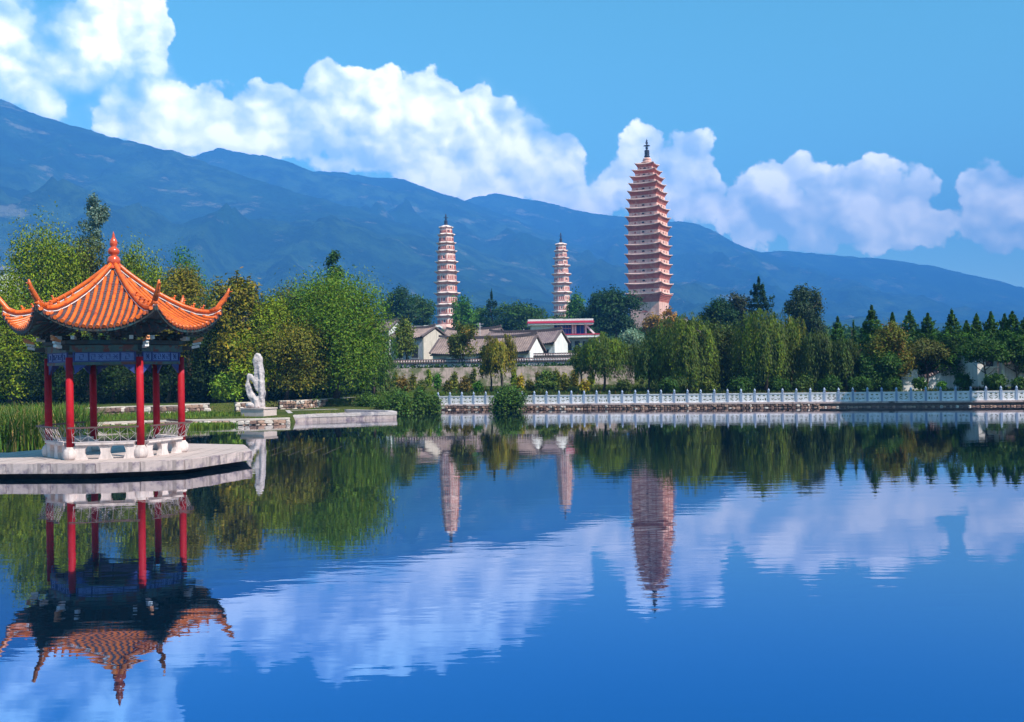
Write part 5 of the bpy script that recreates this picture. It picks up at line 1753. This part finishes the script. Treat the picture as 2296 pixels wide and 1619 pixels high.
for (u, vt, vb, hw, D, colr, lab) in SH:
    tree('round', u, vt + (0 if u > 1380 else 5), vb, hw * (1 if u > 1380 else .68), D, colr, lab, 45 * hw, name='bush', cat='bush', trunk=False, nl=8, upright=.5, hollow=.3)
tree('round', 1138, 864, 922, 37, 83.6, (0.045, .10, .014), 'dome-shaped green shrub standing in front of the white balustrade', 7500, name='shrub', cat='shrub', trunk=False, nl=20, leaf=.11, upright=.8, hollow=.7)
for (u, vt, vb, hw, D, lab) in ((830, 885, 926, 34, 83.5, 'low spreading shrub at the water just right of the stone wall'),
                               (890, 872, 927, 44, 82.5, 'largest of the green water-side shrubs left of the balustrade'),
                               (942, 868, 925, 18, 83, 'upright shrub at the left end of the balustrade'),
                               (968, 884, 924, 18, 83.5, 'small shrub hiding the first balustrade panel')):
    tree('round', u, vt, vb, hw, D, (0.05, .105, .016), lab, 130 * hw, name='shrub', cat='shrub', trunk=False, nl=14, leaf=.12, upright=.8, hollow=.5, group='shrubs at the water left of the balustrade')

# --- ground-level masses nobody could count
def blades(name, pts, h, w, base, lean=.35, seg=3, hvar=.35, tips=None):
    n = len(pts); hh = h * rng.uniform(1 - hvar, 1 + hvar, n); a = rng.uniform(0, 2 * math.pi, n); d = np.stack([np.cos(a), np.sin(a), np.zeros(n)], 1)
    side = np.stack([-np.sin(a), np.cos(a), np.zeros(n)], 1) * w
    ln = rng.uniform(0, lean, n)[:, None] * hh[:, None]
    b0 = pts; m_ = pts + d * ln * .3 + np.array([0, 0, 1]) * hh[:, None] * .6; t_ = pts + d * ln + np.array([0, 0, 1]) * hh[:, None]
    V = np.stack([b0 - side, b0 + side, m_ + side * .8, m_ - side * .8, t_ + side * .1, t_ - side * .1], 1).reshape(-1, 3)
    i = np.arange(n)[:, None] * 6
    F = np.concatenate([i + np.array([[0, 1, 2, 3]]), i + np.array([[3, 2, 4, 5]])], 0)
    t = tint_of(base, n, None, .3, .2)
    if tips is not None:
        mk = rng.random(n) < tips[1]; t[mk] = tint_of(tips[0], int(mk.sum()))
    C = np.repeat(t, 6, axis=0); C = np.concatenate([C, np.ones((len(C), 1))], 1)
    return tag(link_mesh(name, np_mesh(name, V, faces4=F, colors=C, mat=M['leaf'])), kind='stuff')


def scatter(poly, n):
    P2 = np.array(poly); lo, hi_ = P2.min(0), P2.max(0); out = []
    while sum(len(o) for o in out) < n:
        q = rng.uniform(lo, hi_, (n * 2, 2)); s = seg_dist(q[:, 0], q[:, 1], poly); out.append(q[s < 0])
    q = np.concatenate(out)[:n]
    z = land_h(q[:, 0], q[:, 1]); return np.stack([q[:, 0], q[:, 1], np.maximum(z, -.05)], 1)


def mass(name, poly, n, h, size, base, label=None):
    q = scatter(poly, n); q[:, 2] += rng.uniform(0, 1, n) ** 1.3 * h * (0.6 + .4 * np.sin(q[:, 0] * .9) * np.cos(q[:, 1] * .8))
    v, f, c = leaves(q, size, .5, None, tint_of(base, n, None, .3), vertical=.3)
    return tag(link_mesh(name, np_mesh(name, v, faces4=f, colors=c, mat=M['leaf'])), label, kind='stuff')


mass('ivy', [(-17, 110.6), (14, 110.6), (14, 116.3), (-17, 116.3)], 9000, 1.3, .2, DARK)
rp_ = scatter([(-36, 47.5), (-29, 45.5), (-24.5, 46.5), (-21.3, 49.5), (-22.2, 53), (-25, 57), (-36, 58)], 26000)
tag(blades('reeds', rp_, 1.45, .03, (0.085, .16, .012), .95, hvar=.5, tips=((.30, .24, .08), .22)), 'dense green reed bed in the water behind the left side of the pavilion', 'reeds')
gr = scatter([(-27.2, 65.5), (-21, 67.6), (-16.8, 70), (-24, 76), (-60, 74), (-60, 63)], 12000)
blades('grass', gr, .22, .03, (0.11, .17, .015), .5)
gr = scatter([(-25.5, 63.2), (-19.5, 64.2), (-18.2, 66.2), (-21.5, 66.8), (-24.6, 66.3), (-27, 64.6)], 5000); gr[:, 2] = -.03
blades('water_weed', gr, .26, .03, (0.13, .20, .015), .6)
gr = scatter([(-14, 88.5), (-6, 91.5), (-3, 87.5), (-1, 96), (-12, 100), (-20, 92)], 9000)
blades('grass', gr, .22, .03, (0.10, .15, .015), .5)
gr = scatter([(-3, 88), (38, 78), (44, 84), (44, 92), (16, 106), (-8, 107)], 26000)
blades('grass', gr, .34, .04, (0.07, .10, .014), .5, tips=((.25, .07, .02), .03))
# undergrowth under the tree belt



mass('undergrowth', [(17, 97), (32, 92), (33.5, 96), (38, 112), (20, 112)], 14000, 2.6, .22, DARK)
mass('undergrowth', [(-62, 80), (-25, 82), (-13, 92), (-14, 104), (-62, 98)], 16000, 2.4, .2, SHADE_TINT)
mass('undergrowth', [(-2, 111), (24, 111), (24, 116), (-16, 116), (-16, 111)], 6000, .9, .16, GREEN)
fr_ = [(-62, 95), (-16, 105), (-20, 150), (-90, 160)]
mass('undergrowth', fr_, 12000, 5.5, .3, SHADE_TINT)
mass('distant_wood', [(26, 108), (60, 100), (110, 150), (90, 210), (40, 200), (27, 150)], 16000, 3.4, .35, DARK)
mass('distant_wood', [(-160, 225), (130, 225), (170, 330), (-200, 330)], 26000, 3.2, .6, DARK)
